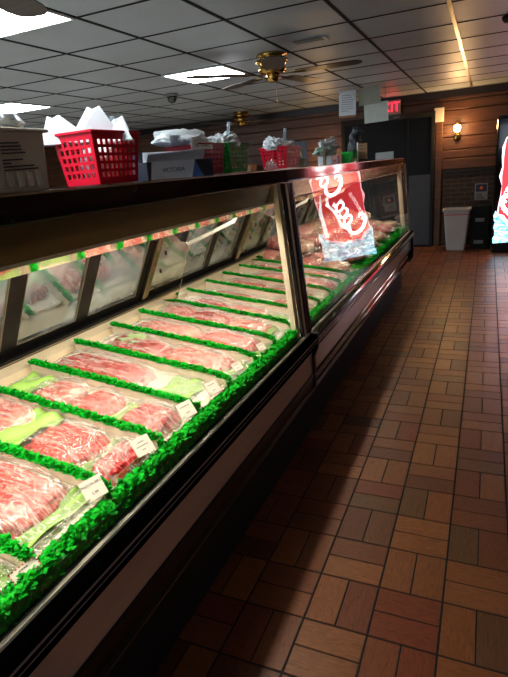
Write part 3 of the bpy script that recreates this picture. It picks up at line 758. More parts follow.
# ================================================================== THINGS ON THE CASE TOPS
Z0 = TOPZ + .001  # most goods here placed and sized from image pixels, worked out beforehand
def basket(name, label, x, y, rz, wx, wy, h, m, rows, nx, ny, hole='sq', taper=.82, cat='basket', group='plastic baskets on the case tops', fill=.62):
    t = thing(name, label, cat, (x, y, Z0), rz, group)
    A = [Vector((sx * wx / 2, sy * wy / 2, h)) for sx, sy in ((-1, -1), (1, -1), (1, 1), (-1, 1))]
    B = [Vector((v.x * taper, v.y * taper, .004)) for v in A]
    for k in range(4):
        a, b, c, d = B[k], B[(k + 1) % 4], A[(k + 1) % 4], A[k]
        n = nx if k % 2 == 0 else ny
        mb = MB()
        def P(u, v): return (a + (b - a) * u) * (1 - v) + (d + (c - d) * u) * v
        v0, v1, u0, u1 = .1, .86, .06, .94
        mb.add([P(0, 0), P(1, 0), P(1, v0), P(0, v0)], [(0, 1, 2, 3)]); mb.add([P(0, v1), P(1, v1), P(1, 1), P(0, 1)], [(0, 1, 2, 3)])
        mb.add([P(0, v0), P(u0, v0), P(u0, v1), P(0, v1)], [(0, 1, 2, 3)]); mb.add([P(u1, v0), P(1, v0), P(1, v1), P(u1, v1)], [(0, 1, 2, 3)])
        for i in range(n):
            for j in range(rows):
                ua, ub = u0 + (u1 - u0) * i / n, u0 + (u1 - u0) * (i + 1) / n
                va, vb = v0 + (v1 - v0) * j / rows, v0 + (v1 - v0) * (j + 1) / rows
                uc, vc = (ua + ub) / 2, (va + vb) / 2
                out = [(ua, va), (uc, va), (ub, va), (ub, vc), (ub, vb), (uc, vb), (ua, vb), (ua, vc)]
                if hole == 'sq': inn = [(uc + (p - uc) * fill, vc + (q - vc) * fill) for p, q in out]
                else:
                    rr = fill
                    inn = []
                    for g in range(8):
                        an = -3 * PI / 4 + g * PI / 4
                        inn.append((uc + math.cos(an) * (ub - ua) / 2 * rr, vc + math.sin(an) * (vb - va) / 2 * rr))
                vs = [P(*p) for p in out] + [P(*p) for p in inn]
                mb.add(vs, [(g, (g + 1) % 8, 8 + (g + 1) % 8, 8 + g) for g in range(8)])
        mb.build('basket_side', m, t, solid=.0025)
    MB().add(B, [(0, 1, 2, 3)]).build('basket_floor', m, t, solid=.003)
    r = MB()
    o = [v * 1.0 for v in A]; ring = [Vector((v.x * 1.06, v.y * 1.05, h)) for v in A]
    for k in range(4):
        p, q = A[k], A[(k + 1) % 4]; P2, Q2 = ring[k], ring[(k + 1) % 4]
        r.hexa([p - Vector((0, 0, .008)), P2 - Vector((0, 0, .008)), Q2 - Vector((0, 0, .008)), q - Vector((0, 0, .008))], [p, P2, Q2, q])
    r.build('basket_rim', m, t, bevel=.002)
    return t
def bag(name, label, x, y, z, s, seed, m='white_plastic', cat='plastic bag', sharp=.5, rz=0, group=None):
    mb = MB(); mb.ellip((0, 0, 0), (1, 1, 1), 28, 18); vs = []
    for v in mb.v:
        v = Vector(v); k = 1 + sharp * (abs(noise.noise(v * 1.6 + Vector((seed, 0, 0)))) - .2) + sharp * .45 * abs(noise.noise(v * 4.5 + Vector((0, seed, 0))))
        vs.append((v.x * k * s[0], v.y * k * s[1], max(v.z * k, -.75) * s[2]))
    mb.v = vs; mb.smooth = set()
    o = mb.build(name, m); o.location = (x, y, z); o.rotation_euler.z = rz
    tag(o, label, cat, group); return o
def peaks(name, label, x, y, z, tris, m='white_plastic', cat='paper bag', group=None):
    """folded paper bags: list of (centre offset x,y, half width, half depth, height, lean x, yaw)"""
    mb = MB()
    for (cx, cy, a, b, h, lx, yw) in tris:
        c, s = math.cos(yw), math.sin(yw)
        base = [(-a, -b), (a, -b), (a, b), (-a, b)]
        top = [(-a * .15 + lx, -b * .3), (a * .2 + lx, -b * .5), (a * .15 + lx, b * .4), (-a * .2 + lx, b * .3)]
        R_ = lambda p, zz: (cx + p[0] * c - p[1] * s, cy + p[0] * s + p[1] * c, zz)
        mb.hexa([R_(p, 0) for p in base], [R_(p, h + (.01 if i % 2 else -.008)) for i, p in enumerate(top)])
    o = mb.build(name, m, bevel=.003); o.location = (x, y, z); tag(o, label, cat, group); return o
# tan bin at left with bag
tb = thing('storage_bin', 'tan plastic bin with printed text at the left end of the case top', 'bin', (-1.13, .87, Z0))
MB().prism_y([(-.085, .0), (.085, .0), (.10, .145), (-.10, .145)], -.25, .215).build('bin_body', 'tan', tb, bevel=.006)
MB().box(-.108, .108, -.26, .225, .138, .147).build('bin_rim', 'tan', tb, bevel=.003)
wv = MB()
for k in range(14): wv.box(.088 + .0, .0935, .19 - k * .03 - .018, .19 - k * .03, .012, .05)
wv.build('bin_ribs', 'tan', tb, bevel=.002)
tx = MB()
for r, (a, b) in enumerate(((0, .06), (.0, .065), (.0, .06), (.0, .075), None, (.0, .07), (.0, .03), (.0, .105), (.0, .12)) if False else ((0, .05), (0, .055), (0, .06), (0, .07), (0, 0), (0, .055), (0, .02), (0, .09), (0, .10))):
    if b:
        g = 0
        while g < b:
            zz = .112 - r * .0075
            y_ = .07 + g
            tx.box(.0935 + zz * .06, .101 + zz * .02 - .0005, y_, y_ + .004, zz - .0015 + g * .03, zz + .0015 + g * .03); g += .0055
tx.build('bin_print', 'ink', tb)
bag('plastic_bag', 'crumpled white plastic bag in the tan bin at far left', -1.11, .84, Z0 + .165, (.085, .15, .075), 3.3)
bag('plastic_bag', 'small white bag bulging from the right end of the tan bin', -1.12, 1.0, Z0 + .165, (.07, .08, .03), 5.1)
cb = thing('cardboard_box', 'small brown cardboard box between the tan bin and the red basket', 'box', (-1.38, 1.25, Z0), .2)
MB().box(-.06, .06, -.07, .07, 0, .07).build('box_body', 'cardboard', cb, bevel=.002)
MB().box(.0602, .0608, -.05, .0, .02, .045).build('box_label', 'white', cb)
bag('plastic_bag', 'white bag lying on the small cardboard box behind the tan bin', -1.38, 1.23, Z0 + .1, (.05, .06, .035), 8.1)
# red basket
basket('plastic_basket', 'large red plastic basket with square holes full of white paper', -1.12, 1.40, -.04, .155, .22, .155, 'red_plastic', 5, 6, 8)
peaks('paper_bags', 'folded white paper bags standing in the large red basket', -1.12, 1.40, Z0 + .125,
      [(-.05, -.075, .085, .025, .075, -.03, .7), (.0, -.01, .085, .022, .098, .01, .8), (.03, .03, .07, .03, .06, .03, .5), (.0, .07, .07, .028, .075, .03, 1.0), (-.03, .02, .06, .05, .05, .03, 2.2)], 'white_plastic')
bag('paper_towels', 'wad of white paper filling the bottom of the large red basket', -1.12, 1.40, Z0 + .066, (.05, .075, .062), 12.2, 'white', 'paper')
def clip(label, x, y, z, h, rz=0, ty=.1):
    t = thing('card_holder', label, 'card holder', (x, y, z), rot=(ty, .12, rz))
    MB().box(-.006, .006, -.02, .02, 0, h).build('holder_body', 'teal', t, bevel=.002)
    MB().box(-.007, .007, -.023, -.0195, 0, h).build('holder_edge', 'silver', t, bevel=.001)
    return t
clip('dark teal card holder sticking up from the large red basket', -1.12, 1.47, Z0 + .09, .115, .6)
# stretch-film cartons
def carton(label, x, y, rz, L, W, h, tilt, front='lightblue', word=None):
    t = thing('printed_carton', label, 'carton', (x, y, Z0), rz, group='blue and white printed cartons')
    MB().box(-W / 2, W / 2, -L / 2, L / 2, 0, h).build('carton_body', 'navy', t, bevel=.001)
    MB().add([(W / 2 + .0006, -L / 2 + .01, .001), (W / 2 + .0006, L * .15, .001), (W / 2 + .0006, L * .22, h), (W / 2 + .0006, -L / 2 + .02, h)], [(0, 1, 2, 3)]).build('white_panel', front, t, solid=.0006)
    MB().add([(W / 2 + .0008, L * .15, .001), (W / 2 + .0008, L * .34, .001), (W / 2 + .0008, L * .26, h * .6), (W / 2 + .0008, L * .22, h)], [(0, 1, 2, 3)]).build('blue_swoosh', 'blue', t, solid=.0006)
    if tilt:
        fl = MB().hexa([(W / 2, -L / 2, h), (W / 2 + .045, -L / 2 - .01, h + .022), (W / 2 + .045, L * .3, h + .034), (W / 2, L * .36, h)],
                  [(W / 2, -L / 2, h + .0015), (W / 2 + .045, -L / 2 - .01, h + .0235), (W / 2 + .045, L * .3, h + .0355), (W / 2, L * .36, h + .0015)]).build('open_flap', 'lightblue', t)
    if word: text('printed_word', word, .02, 'navy', (W / 2 + .0015, -L * .12, h * .5), (PI / 2, 0, PI / 2), t, .0003)
    return t
carton('open white and blue printed carton with raised flap, at the front edge', -1.06, 1.75, -.55, .27, .08, .062, True, word='VICTORIA')
carton('dark blue printed carton standing behind the one with the open flap', -1.15, 1.83, -.50, .27, .07, .10, False)
basket('plastic_basket', 'dark red plastic basket behind the printed cartons', -1.15, 2.08, 0, .15, .24, .13, 'dark_red', 5, 4, 6, 'ro', .86, fill=.5)
bag('plastic_bag', 'white plastic bags heaped on the dark red basket', -1.16, 1.98, Z0 + .150, (.08, .15, .035), 21.0)
MBl = MB().box(0, .001, -.12, .06, 0, .028).build('paper_label', 'white'); MBl.location = (-1.072, 2.02, Z0 + .105); tag(MBl, 'white printed label strip leaning on the rim of the dark red basket', 'label')
text('printed_word', 'FULLY COOKED', .016, 'ink', (.0014, -.03, .014), (PI / 2, 0, PI / 2), MBl, .0002)
og = MB().box(-.002, .002, -.018, .018, 0, .035).build('orange_card', 'orange'); og.location = (-1.2, 2.17, Z0 + .165); og.rotation_euler = (.15, 0, .3)
tag(og, 'small orange card poking up above the white bags', 'card')
basket('plastic_basket', 'green plastic basket with round holes and white tissue', -1.12, 2.335, 0, .11, .22, .132, 'green_plastic', 5, 4, 5, 'ro', .84, fill=.62)
bag('tissue_wad', 'crinkled white tissue heaped in the green basket', -1.12, 2.30, Z0 + .140, (.055, .095, .033), 31.0, cat='tissue', sharp=.9)
clip('slim silver and dark card holder standing in the green basket', -1.12, 2.32, Z0 + .08, .145, .5, .0)
pc = MB().box(-.001, .001, -.03, .03, 0, .06).build('paper_card', 'paper'); pc.location = (-1.08, 2.52, Z0 + .0005); pc.rotation_euler = (0, -.25, .4); tag(pc, 'cream paper card leaning beside the green basket', 'card')
cp = bag('clear_wrap', 'crumpled clear plastic scrap between the green and bright red baskets', -1.0, 2.56, Z0 + .018, (.022, .04, .024), 41, 'film', 'plastic wrap', .9)
basket('plastic_basket', 'bright red plastic basket with round holes beside the case seam', -1.06, 2.875, 0, .155, .24, .115, 'red_plastic', 5, 6, 6, 'ro', .84, fill=.64)
bag('tissue_wad', 'white tissue poking from the near end of the bright red basket', -1.07, 2.79, Z0 + .125, (.05, .06, .035), 51.0, cat='tissue', sharp=.9)
bag('tissue_wad', 'white tissue poking from the far end of the bright red basket', -1.07, 2.95, Z0 + .120, (.05, .06, .033), 57.0, cat='tissue', sharp=.9)
clip('black and silver card holder standing in the bright red basket', -1.07, 2.94, Z0 + .07, .145, .5, .0)
# tan carrier lying beyond
tc = thing('paper_carrier', 'grey tan paper carrier with a cut-out handle lying beside the bright red basket', 'carrier', (-1.16, 3.52, Z0), 0)
def carrier_prof():
    mb = MB(); n = 16
    # arched handle sheet in the YZ plane
    mb.box(-.002, .002, -.17, .15, 0, .055)
    for k in range(n):
        a0, a1 = PI * k / n, PI * (k + 1) / n
        p = lambda a, r: (-.04 + r * 1.3 * math.cos(a), .05 + r * math.sin(a))
        (ya, za), (yb, zb), (yc, zc), (yd, zd) = p(a0, .06), p(a1, .06), p(a1, .085), p(a0, .085)
        mb.hexa([(-.002, ya, za), (.002, ya, za), (.002, yb, zb), (-.002, yb, zb)], [(-.002, yd, zd), (.002, yd, zd), (.002, yc, zc), (-.002, yc, zc)])
    return mb
carrier_prof().build('carrier_sheet', 'tan', tc)
MB().prism_y([(-.08, 0), (.0, 0), (-.0, .055), (-.07, .055)], -.17, .15).build('carrier_box', 'tan', tc)
bw = MB().prism_y([(-.008, 0), (.008, 0), (.012, .105), (-.004, .11)], -.012, .014).build('wooden_stick', 'cardboard'); bw.location = (-1.05, 3.72, Z0); tag(bw, 'short brown wooden block standing between the carrier and the white box', 'block')
wb_ = thing('printed_box', 'white and blue printed box under green tinged bags beside the wooden block', 'box', (-1.06, 3.88, Z0))
MB().box(-.05, .05, -.12, .16, 0, .06).build('box_body', 'lightblue', wb_, bevel=.002)
MB().box(.0503, .051, .04, .11, .002, .058).build('blue_patch', 'blue', wb_)
text('printed_word', 'MEATS', .022, 'navy', (.0514, -.04, .022), (PI / 2, 0, PI / 2), wb_, .0003)
bag('plastic_bag', 'pale green tinted bag draped over the white and blue box', -1.08, 3.86, Z0 + .085, (.06, .17, .03), 61, mat('mint', rgb(176, 206, 190), .5), 'plastic bag', .7)
bag('plastic_bag', 'bright white crumpled bag on top of the pale green one', -1.10, 4.02, Z0 + .135, (.05, .14, .045), 67, 'white_plastic', 'plastic bag', .9)
kb = thing('cardboard_box', 'open brown cardboard carton behind the small green basket', 'box', (-1.16, 4.22, Z0))
MB().box(-.04, .04, -.1, .08, 0, .08).build('box_body', 'cardboard', kb, bevel=.002)
basket('plastic_basket', 'small bright green plastic basket next to the bear figure', -1.04, 4.43, 0, .09, .17, .085, mat('bright_green', rgb(10, 190, 60), .4), 4, 4, 6, 'sq', .9, fill=.4)
# bear figure
bf = thing('bear_figurine', 'dark grey standing bear figure holding a small brown sign board', 'figurine', (-1.04, 4.63, Z0), math.radians(-12))
b = MB()
b.ellip((0, 0, .105), (.062, .06, .095), 20, 14)
b.ellip((.0, 0, .19), (.048, .052, .055))
b.ellip((.022, 0, .243), (.042, .038, .037))
b.ellip((.058, 0, .236), (.024, .016, .014))
for s in (-1, 1):
    b.ellip((.004, s * .027, .276), (.008, .011, .012), 10, 6)
    b.tube([(.005, s * .045, .19), (.035, s * .05, .155), (.07, s * .03, .15)], [.018, .016, .013], 10)
    b.ellip((.022, s * .032, .035), (.042, .024, .034)); b.ellip((.052, s * .032, .014), (.026, .018, .014))
bo = b.build('bear_body', 'bear', bf)
md = bo.modifiers.new('r', 'REMESH'); md.mode = 'VOXEL'; md.voxel_size = .005; md.use_smooth_shade = True
MB().box(.055, .135, -.060, -.052, .02, .145).build('sign_board', 'cardboard', bf, bevel=.002)
MB().box(.045, .055, -.062, -.050, .0, .155).build('sign_post', 'white', bf, bevel=.001)
MB().ellip((.081, 0, .240), (.006, .008, .005), 8, 6).build('bear_nose', 'matte_black', bf)
k = MB()
for r, n in enumerate((4, 6, 5)): 
    for g in range(n): k.box(.062 + g * .011, .069 + g * .011, -.0608, -.0602, .12 - r * .025, .128 - r * .025)
k.build('sign_print', 'ink', bf)
np_ = thing('name_plate', 'small grey plate with raised letters near the far end of the case top', 'sign', (-1.02, 5.95, Z0), math.radians(55))
MB().box(-.004, .004, -.13, .13, 0, .075).build('plate', 'grey', np_, bevel=.002)
k = MB(); r2 = random.Random(3)
for r in range(2):
    for g in range(9): k.box(.0042, .0052, -.115 + g * .026, -.115 + g * .026 + .015, .044 - r * .028, .058 - r * .028)
k.build('plate_print', 'white', np_)

for o_ in [o_ for o_ in bpy.data.objects if o_ not in before_cases and o_.parent is None]:
    o_.scale = Vector(o_.scale) * CAM_SCALE
    o_.location = Vector(o_.location) * CAM_SCALE + Vector((0, 0, CAM_LIFT))

# ================================================================== VENDING MACHINE
vx0, vx1, vy, vt = .085, 1.0, 8.06, 1.80
vm = thing('vending_machine', 'tall black drinks machine with a glowing red can and blue water front', 'vending machine', (0, 0, 0))
MB().box(vx0, vx1, vy + .004, vy + .66, .0, vt).build('cabinet', 'black_gloss', vm, bevel=.015)
MB().box(vx0 + .02, vx1 - .02, vy - .012, vy + .004, .12, vt - .04).build('front_panel', 'black_gloss', vm, bevel=.006)
bez = MB(); bez.box(vx0 + .005, vx0 + .022, vy - .03, vy + .004, .1, vt - .02); bez.box(vx1 - .022, vx1 - .005, vy - .03, vy + .004, .1, vt - .02); bez.box(vx0 + .022, vx1 - .022, vy - .03, vy + .004, vt - .045, vt - .02)
bez.build('bezel', 'black', vm, bevel=.004)
MB().box(vx0 + .03, vx1 - .03, vy - .02, vy, .02, .1).build('toe_grille', 'matte_black', vm)
def blob(pts, amp, seed, sub=8):
    out = []; n = len(pts)
    for i in range(n):
        a, b = Vector(pts[i]), Vector(pts[(i + 1) % n]); nn = Vector((b.y - a.y, a.x - b.x)).normalized()
        for k in range(sub):
            p = a + (b - a) * k / sub; p += nn * amp * noise.noise(Vector((p.x * 16 + seed, p.y * 16, seed)))
            out.append((p.x, p.y))
    return out
def plate(name, poly, m, d):
    return MB().prism_y(poly, vy - .0125 - d, vy - .0122 - d + .0001).build(name, m, vm)
CX0, CX1 = vx0 + .05, vx1 - .06
plate('water_print', blob([(vx0 + .03, .13), (vx1 - .03, .13), (vx1 - .04, .62), (.8, .52), (.6, .66), (.4, .5), (.26, .60), (vx0 + .03, .58)], .05, 2), 'water', .0005)
plate('ice_print', blob([(.30, 1.52), (.8, 1.5), (.78, 1.68), (.6, 1.74), (.42, 1.70)], .06, 5), 'ice', .0004)
can = [(.17, .55), (.30, .42), (.62, .40), (.86, .5), (.93, 1.40), (.84, 1.58), (.30, 1.62), (.20, 1.50)]
plate('can_splash_edge', blob([(x + (.02 if x > .5 else -.02), z + (.02 if z > 1 else -.01)) for x, z in can], .07, 9), 'can_pink', .0008)
plate('can_print', blob(can, .03, 14), 'can_red', .0012)
# script lettering, drawn as pen strokes, running up the can
def arc(cx, cy, rx, ry, a0, a1, n=14): return [(cx + rx * math.cos(math.radians(a0 + (a1 - a0) * k / n)), cy + ry * math.sin(math.radians(a0 + (a1 - a0) * k / n))) for k in range(n + 1)]
strokes = []
def letterC(x): strokes.append((arc(x + .5, .62, .42, .58, 50, 310), .13)); strokes.append((arc(x + .62, 1.05, .16, .16, -60, 200, 8), .08))
def letter_o(x): strokes.append((arc(x + .22, .28, .2, .28, 0, 360), .09))
def letter_c(x): strokes.append((arc(x + .24, .28, .2, .28, 50, 310), .09))
def letter_a(x): strokes.append((arc(x + .22, .28, .2, .28, 20, 340), .09)); strokes.append(([(x + .42, .56), (x + .42, .15), (x + .52, .0), (x + .62, .12)], .09))
def letter_l(x): strokes.append(([(x + .0, .25), (x + .22, .9), (x + .18, 1.15), (x + .06, 1.0), (x + .06, .2), (x + .16, .0), (x + .28, .12)], .09))
letterC(0); letter_o(.85); letter_c(1.30); letter_a(1.74)
letterC(2.6); letter_o(3.45); letter_l(3.98); letter_a(4.28)
strokes.append(([(.55, .06), (1.1, -.22), (1.9, -.12), (2.6, -.30), (2.9, -.1)], .12))
def script(s, ox, oz, ang):
    mb = MB(); ca, sa = math.cos(ang), math.sin(ang)
    for pts, w in strokes:
        w = w * 1.45
        pp = [Vector(((x + y * .25) * s, y * s)) for x, y in pts]
        pp = [Vector((p.x * ca - p.y * sa + ox, p.x * sa + p.y * ca + oz)) for p in pp]
        for a, b_ in zip(pp[:-1], pp[1:]):
            d = (b_ - a); 
            if d.length < 1e-6: continue
            d.normalize(); n = Vector((-d.y, d.x)) * w * s * .5; a2, b2 = a - d * w * s * .25, b_ + d * w * s * .25
            mb.add([(a2.x - n.x, vy - .0145, a2.y - n.y), (b2.x - n.x, vy - .0145, b2.y - n.y), (b2.x + n.x, vy - .0145, b2.y + n.y), (a2.x + n.x, vy - .0145, a2.y + n.y)], [(0, 1, 2, 3)])
    mb.build('script_lettering', 'can_white', vm)
script(.262, .42, .42, math.radians(68))
text('small_lettering', 'DELICIOUS', .07, 'can_white', (.30, vy - .0148, .95), (PI / 2, -math.radians(68), 0), vm, .0005)
MB().add([(x, vy - .0143, z) for x, z in [(.80, .5), (.86, .52), (.90, .9), (.82, 1.2), (.84, .9)]], [(0, 1, 2, 3, 4)]).build('can_swoosh', 'can_white', vm)

# ================================================================== BACK OF THE ROOM
tr_ = thing('trash_can', 'tall pale slim trash can with a red line, against the brick', 'trash can', (-.385, 8.42, 0))
def rr(wx, wy, r=.03, n=4):
    out = []
    for sx, sy, a in ((1, 1, 0), (-1, 1, 90), (-1, -1, 180), (1, -1, 270)):
        for k in range(n + 1):
            t = math.radians(a + 90 * k / n); out.append((sx * (wx / 2 - r) + r * math.cos(t), sy * (wy / 2 - r) + r * math.sin(t)))
    return out
def loft(mb, secs):
    n = len(secs[0][0]); vs = []; fs = []
    for p, z in secs: vs += [(x, y, z) for x, y in p]
    for i in range(len(secs) - 1):
        for k in range(n): fs.append((i * n + k, i * n + (k + 1) % n, (i + 1) * n + (k + 1) % n, (i + 1) * n + k))
    fs.append(tuple(range(n))[::-1]); fs.append(tuple(range((len(secs) - 1) * n, len(secs) * n)))
    return mb.add(vs, fs)
loft(MB(), [(rr(.26, .24), 0), (rr(.36, .3), .575), (rr(.33, .27), .575), (rr(.25, .22), .05)]).build('bin_body', 'trash', tr_)
loft(MB(), [(rr(.39, .33), .57), (rr(.40, .34), .6), (rr(.36, .30), .602), (rr(.35, .29), .57)]).build('bin_rim', 'trash', tr_)
loft(MB(), [(rr(.358, .298), .515), (rr(.360, .302), .525)]).build('red_line', 'red_plastic', tr_)
bx = thing('black_cabinet', 'low black cabinet with pale labels between trash can and drinks machine', 'cabinet', (-.06, 8.55, 0))
MB().box(-.13, .12, -.17, .17, 0, .62).build('cabinet_body', 'black', bx, bevel=.006)
MB().box(-.07, .05, -.174, -.170, .40, .45).build('cabinet_label', 'grey', bx); MB().box(-.08, .05, -.174, -.170, .08, .13).build('cabinet_label', 'grey', bx)
po = thing('notice_poster', 'small notice poster with an orange spot on the brick beside the drinks machine', 'poster', (-.075, 8.735, .68))
MB().box(-.09, .09, 0, .006, 0, .24).build('poster_sheet', 'grey', po)
MB().box(-.075, .075, -.002, 0, .12, .225).build('poster_picture', 'navy', po)
MB().lathe((0, 0, 0), [(.001, 0), (.025, 0), (.025, .002), (.001, .002)], 14).xf(Matrix.Translation((0, -.003, .17)) @ Matrix.Rotation(PI / 2, 4, 'X')).build('poster_spot', 'orange', po)
k = MB()
for r in range(3): k.box(-.07, .05 - r * .02, -.002, 0, .02 + r * .028, .032 + r * .028)
k.build('poster_print', 'ink', po)
def sconce(x, z, y, lab, power, rz=0):
    t = thing('wall_sconce', lab, 'wall lamp', (x, y, z), rz, group='wall sconces')
    MB().lathe((0, 0, 0), [(.001, -.01), (.05, -.01), (.055, 0), (.04, .012), (.001, .012)], 20).xf(Matrix.Translation((0, 0, -.1)) @ Matrix.Rotation(PI / 2, 4, 'X')).build('back_plate', 'brass', t)
    MB().tube([(0, -.01, -.1), (0, -.07, -.12), (0, -.09, -.09), (0, -.09, -.05)], .008).build('arm', 'brass', t)
    MB().lathe((0, -.09, -.06), [(.01, 0), (.035, .006), (.04, .02), (.015, .022)], 18).build('lamp_cup', 'brass', t)
    MB().lathe((0, -.09, -.04), [(.018, 0), (.045, .03), (.05, .07), (.036, .10), (.03, .105)], 20).build('lamp_shade', 'bulb', t)
    MB().lathe((0, -.09, .065), [(.034, 0), (.03, .012), (.012, .03), (.004, .045)], 16).build('finial', 'brass', t)
    l = bpy.data.lights.new('sconce_light', 'POINT'); l.energy = power; l.color = (1, .58, .24); l.shadow_soft_size = .06
    o = bpy.data.objects.new('sconce_light', l); COL.objects.link(o); o.parent = t; o.location = (0, -.16, .02)
sconce(-.44, 1.70, WY - .045, 'glowing brass wall sconce on the wood boards above the trash can', SCONCE)
sconce(-2.45, 1.50, WY - .045, 'brass wall sconce glowing behind the bear figure', SCONCE * .3)
for y_, w_ in ((1.1, 'nearest the photographer'), (3.3, 'second from the photographer'), (5.5, 'farthest from the photographer')):  # unseen sconces added for brightness, suggested by yellow glints in the case fascia
    sconce(XR - .045, 1.75, y_, 'added brass wall sconce on the right wall outside the photo, ' + w_, .4, -PI / 2)
th = MB().box(-.07, .07, -.03, 0, -.1, .1).build('wall_control_box', 'tan', bevel=.01); th.location = (-.70, WY - .06, 1.93); tag(th, 'pale control box mounted at the top of the wooden door post', 'control box')
ex = thing('exit_sign', 'red lit exit sign high on the back wall, half behind a hanging sheet', 'exit sign', (-1.42, WY - .12, 2.10))
MB().box(-.17, .17, -.03, .03, -.10, .10).build('sign_box', 'grey', ex, bevel=.005)
text('exit_letters', 'EXIT', .175, 'exit_red', (0, -.033, 0), (PI / 2, 0, 0), ex, .001, scale=(.95, 1.1, 1))
l = bpy.data.lights.new('exit_light', 'POINT'); l.energy = .5; l.color = (1, .05, .08); l.shadow_soft_size = .05
o = bpy.data.objects.new('exit_light', l); COL.objects.link(o); o.location = (-1.35, WY - .25, 2.12)
el = MB().box(-.12, .12, -.004, .004, -.025, .025).build('door_label', 'dark_trim'); el.location = (-1.30, WY - .115, 1.93 + .03); tag(el, 'small dark label plate under the exit sign', 'label')
text('label_letters', 'EXIT', .045, 'grey', (0, -.005, 0), (PI / 2, 0, 0), el, .0003)
# hanging sheets
def sheet(lab, x, z, w, h, y, m, kind, tilt=0):
    t = thing('hanging_sheet', lab, 'sign', (x, y, z), rot=(0, tilt, 0), group='sheets hung from the ceiling')
    MB().box(-w / 2, w / 2, -.002, .002, -h / 2, h / 2).build('sheet_card', m, t)
    if kind == 'text':
        k = MB(); r3 = random.Random(6)
        for r in range(8):
            xx = -w * .34
            while xx < w * (.34 if r < 7 else .0):
                L = r3.uniform(.01, .03); k.box(xx, xx + L, -.0032, -.002, h * .30 - r * h * .085, h * .30 - r * h * .085 + .006); xx += L + .006
        k.build('sheet_print', 'ink', t)
        k = MB().tube([(-w * .48, -.006, h * .28), (-w * .2, -.008, h * .42), (w * .1, -.008, h * .45), (w * .25, -.006, h * .38), (w * .33, -.006, h * .22), (w * .48, -.006, h * .12)], .006, 6)
        k.build('tape', 'white_plastic', t)
        MB().box(-w / 2, w / 2, -.003, .003, -h / 2 - .012, -h / 2 + .012).build('sheet_bottom', 'cardboard', t)
    w2 = MB()
    for sx in (-.4, .4): w2.tube([(sx * w, 0, h / 2), (sx * w, 0, max(h / 2 + .002, CZ - .001 - z))], .0015, 5)
    w2.build('hanging_thread', 'matte_black', t)
    return t
M['sheet_grey'] = mat('sheet_grey', rgb(196, 206, 200), .5); M['sheet_dull'] = mat('sheet_dull', rgb(150, 156, 142), .6)
M['sheet_blue'] = mat('sheet_blue', rgb(206, 212, 222), .5)
sheet('white notice with printed lines, leftmost of the three hanging sheets', -1.66, 2.075, .215, .30, 7.02, 'sheet_blue', 'text', .03)
sheet('blank dull green-grey sheet, topmost of the three hanging sheets', -1.40, 2.14, .27, .20, 7.10, 'sheet_dull', '', -.03)
sheet('blank glossy whiteboard sheet overlapping the exit sign, lowest of the hanging sheets', -1.33, 1.945, .30, .23, 7.16, 'sheet_grey', '', -.03)
# clutter at the back wall
pp = thing('wall_poster', 'dark blue poster with a brown animal on the back wall beyond the white bags', 'poster', (-2.95, WY - .04, 1.62))
MB().box(-.19, .19, -.006, 0, -.14, .14).build('poster_sheet', 'navy', pp)
m_ = MB(); m_.ellip((0, -.008, -.02), (.1, .006, .08), 14, 8); m_.ellip((-.06, -.008, .07), (.04, .006, .035), 12, 8); m_.build('poster_animal', 'cardboard', pp)
nb = MB().box(-.1, .1, -.006, 0, -.1, .1).build('wall_notice', 'tan'); nb.location = (-3.3, WY - .035, 1.5); tag(nb, 'pale tan notice on the back wall left of the blue poster', 'notice')
rl = thing('paper_roll_stand', 'pale paper roll on a tan stand at the back left', 'paper roll', (-5.3, 8.3, .9))
MB().box(-.08, .08, -.06, .06, 0, .68).build('stand', 'cardboard', rl, bevel=.01)
MB().tube([(-.13, 0, .756), (.13, 0, .756)], .075, 16).build('roll', 'white', rl)
bc = thing('back_counter', 'long brown wooden work counter along the back wall behind the case', 'counter', (-5.3, 8.3, 0))
M['counter_wood'] = woodmat('counter_wood', rgb(60, 38, 26), rgb(98, 64, 42), rgb(120, 84, 56))
MB().box(-3.5, 2.6, -.28, .3, 0, .86).build('counter_body', 'counter_wood', bc, bevel=.004); MB().box(-3.55, 2.65, -.32, .3, .86, .9).build('counter_top', 'dark_trim', bc, bevel=.004)
for j, (x, w, h, m, lab) in enumerate([(-3.15, .3, .5, 'grey', 'grey box on the back counter nearest the blue poster'), (-3.75, .35, .56, 'cardboard', 'brown box on the back counter right of the roll stand'), (-4.4, .4, .5, 'tan', 'tan carton on the back counter behind the green basket'), (-4.75, .2, .62, 'white', 'white carton on the back counter beside the tan carton'), (-6.1, .4, .5, 'cardboard', 'brown carton on the back counter far left'), (-7.0, .5, .6, 'grey', 'grey carton on the back counter at the extreme left')]):
    t = thing('supply_box', lab, 'box', (x, 8.35, .9), group='boxes on the back counter')
    MB().box(-w / 2, w / 2, -.12, .12, 0, h).build('box_body', m, t, bevel=.005); MB().box(-w / 2 - .004, w / 2 + .004, -.124, .124, h - .06, h + .004).build('box_lid', m, t, bevel=.003)

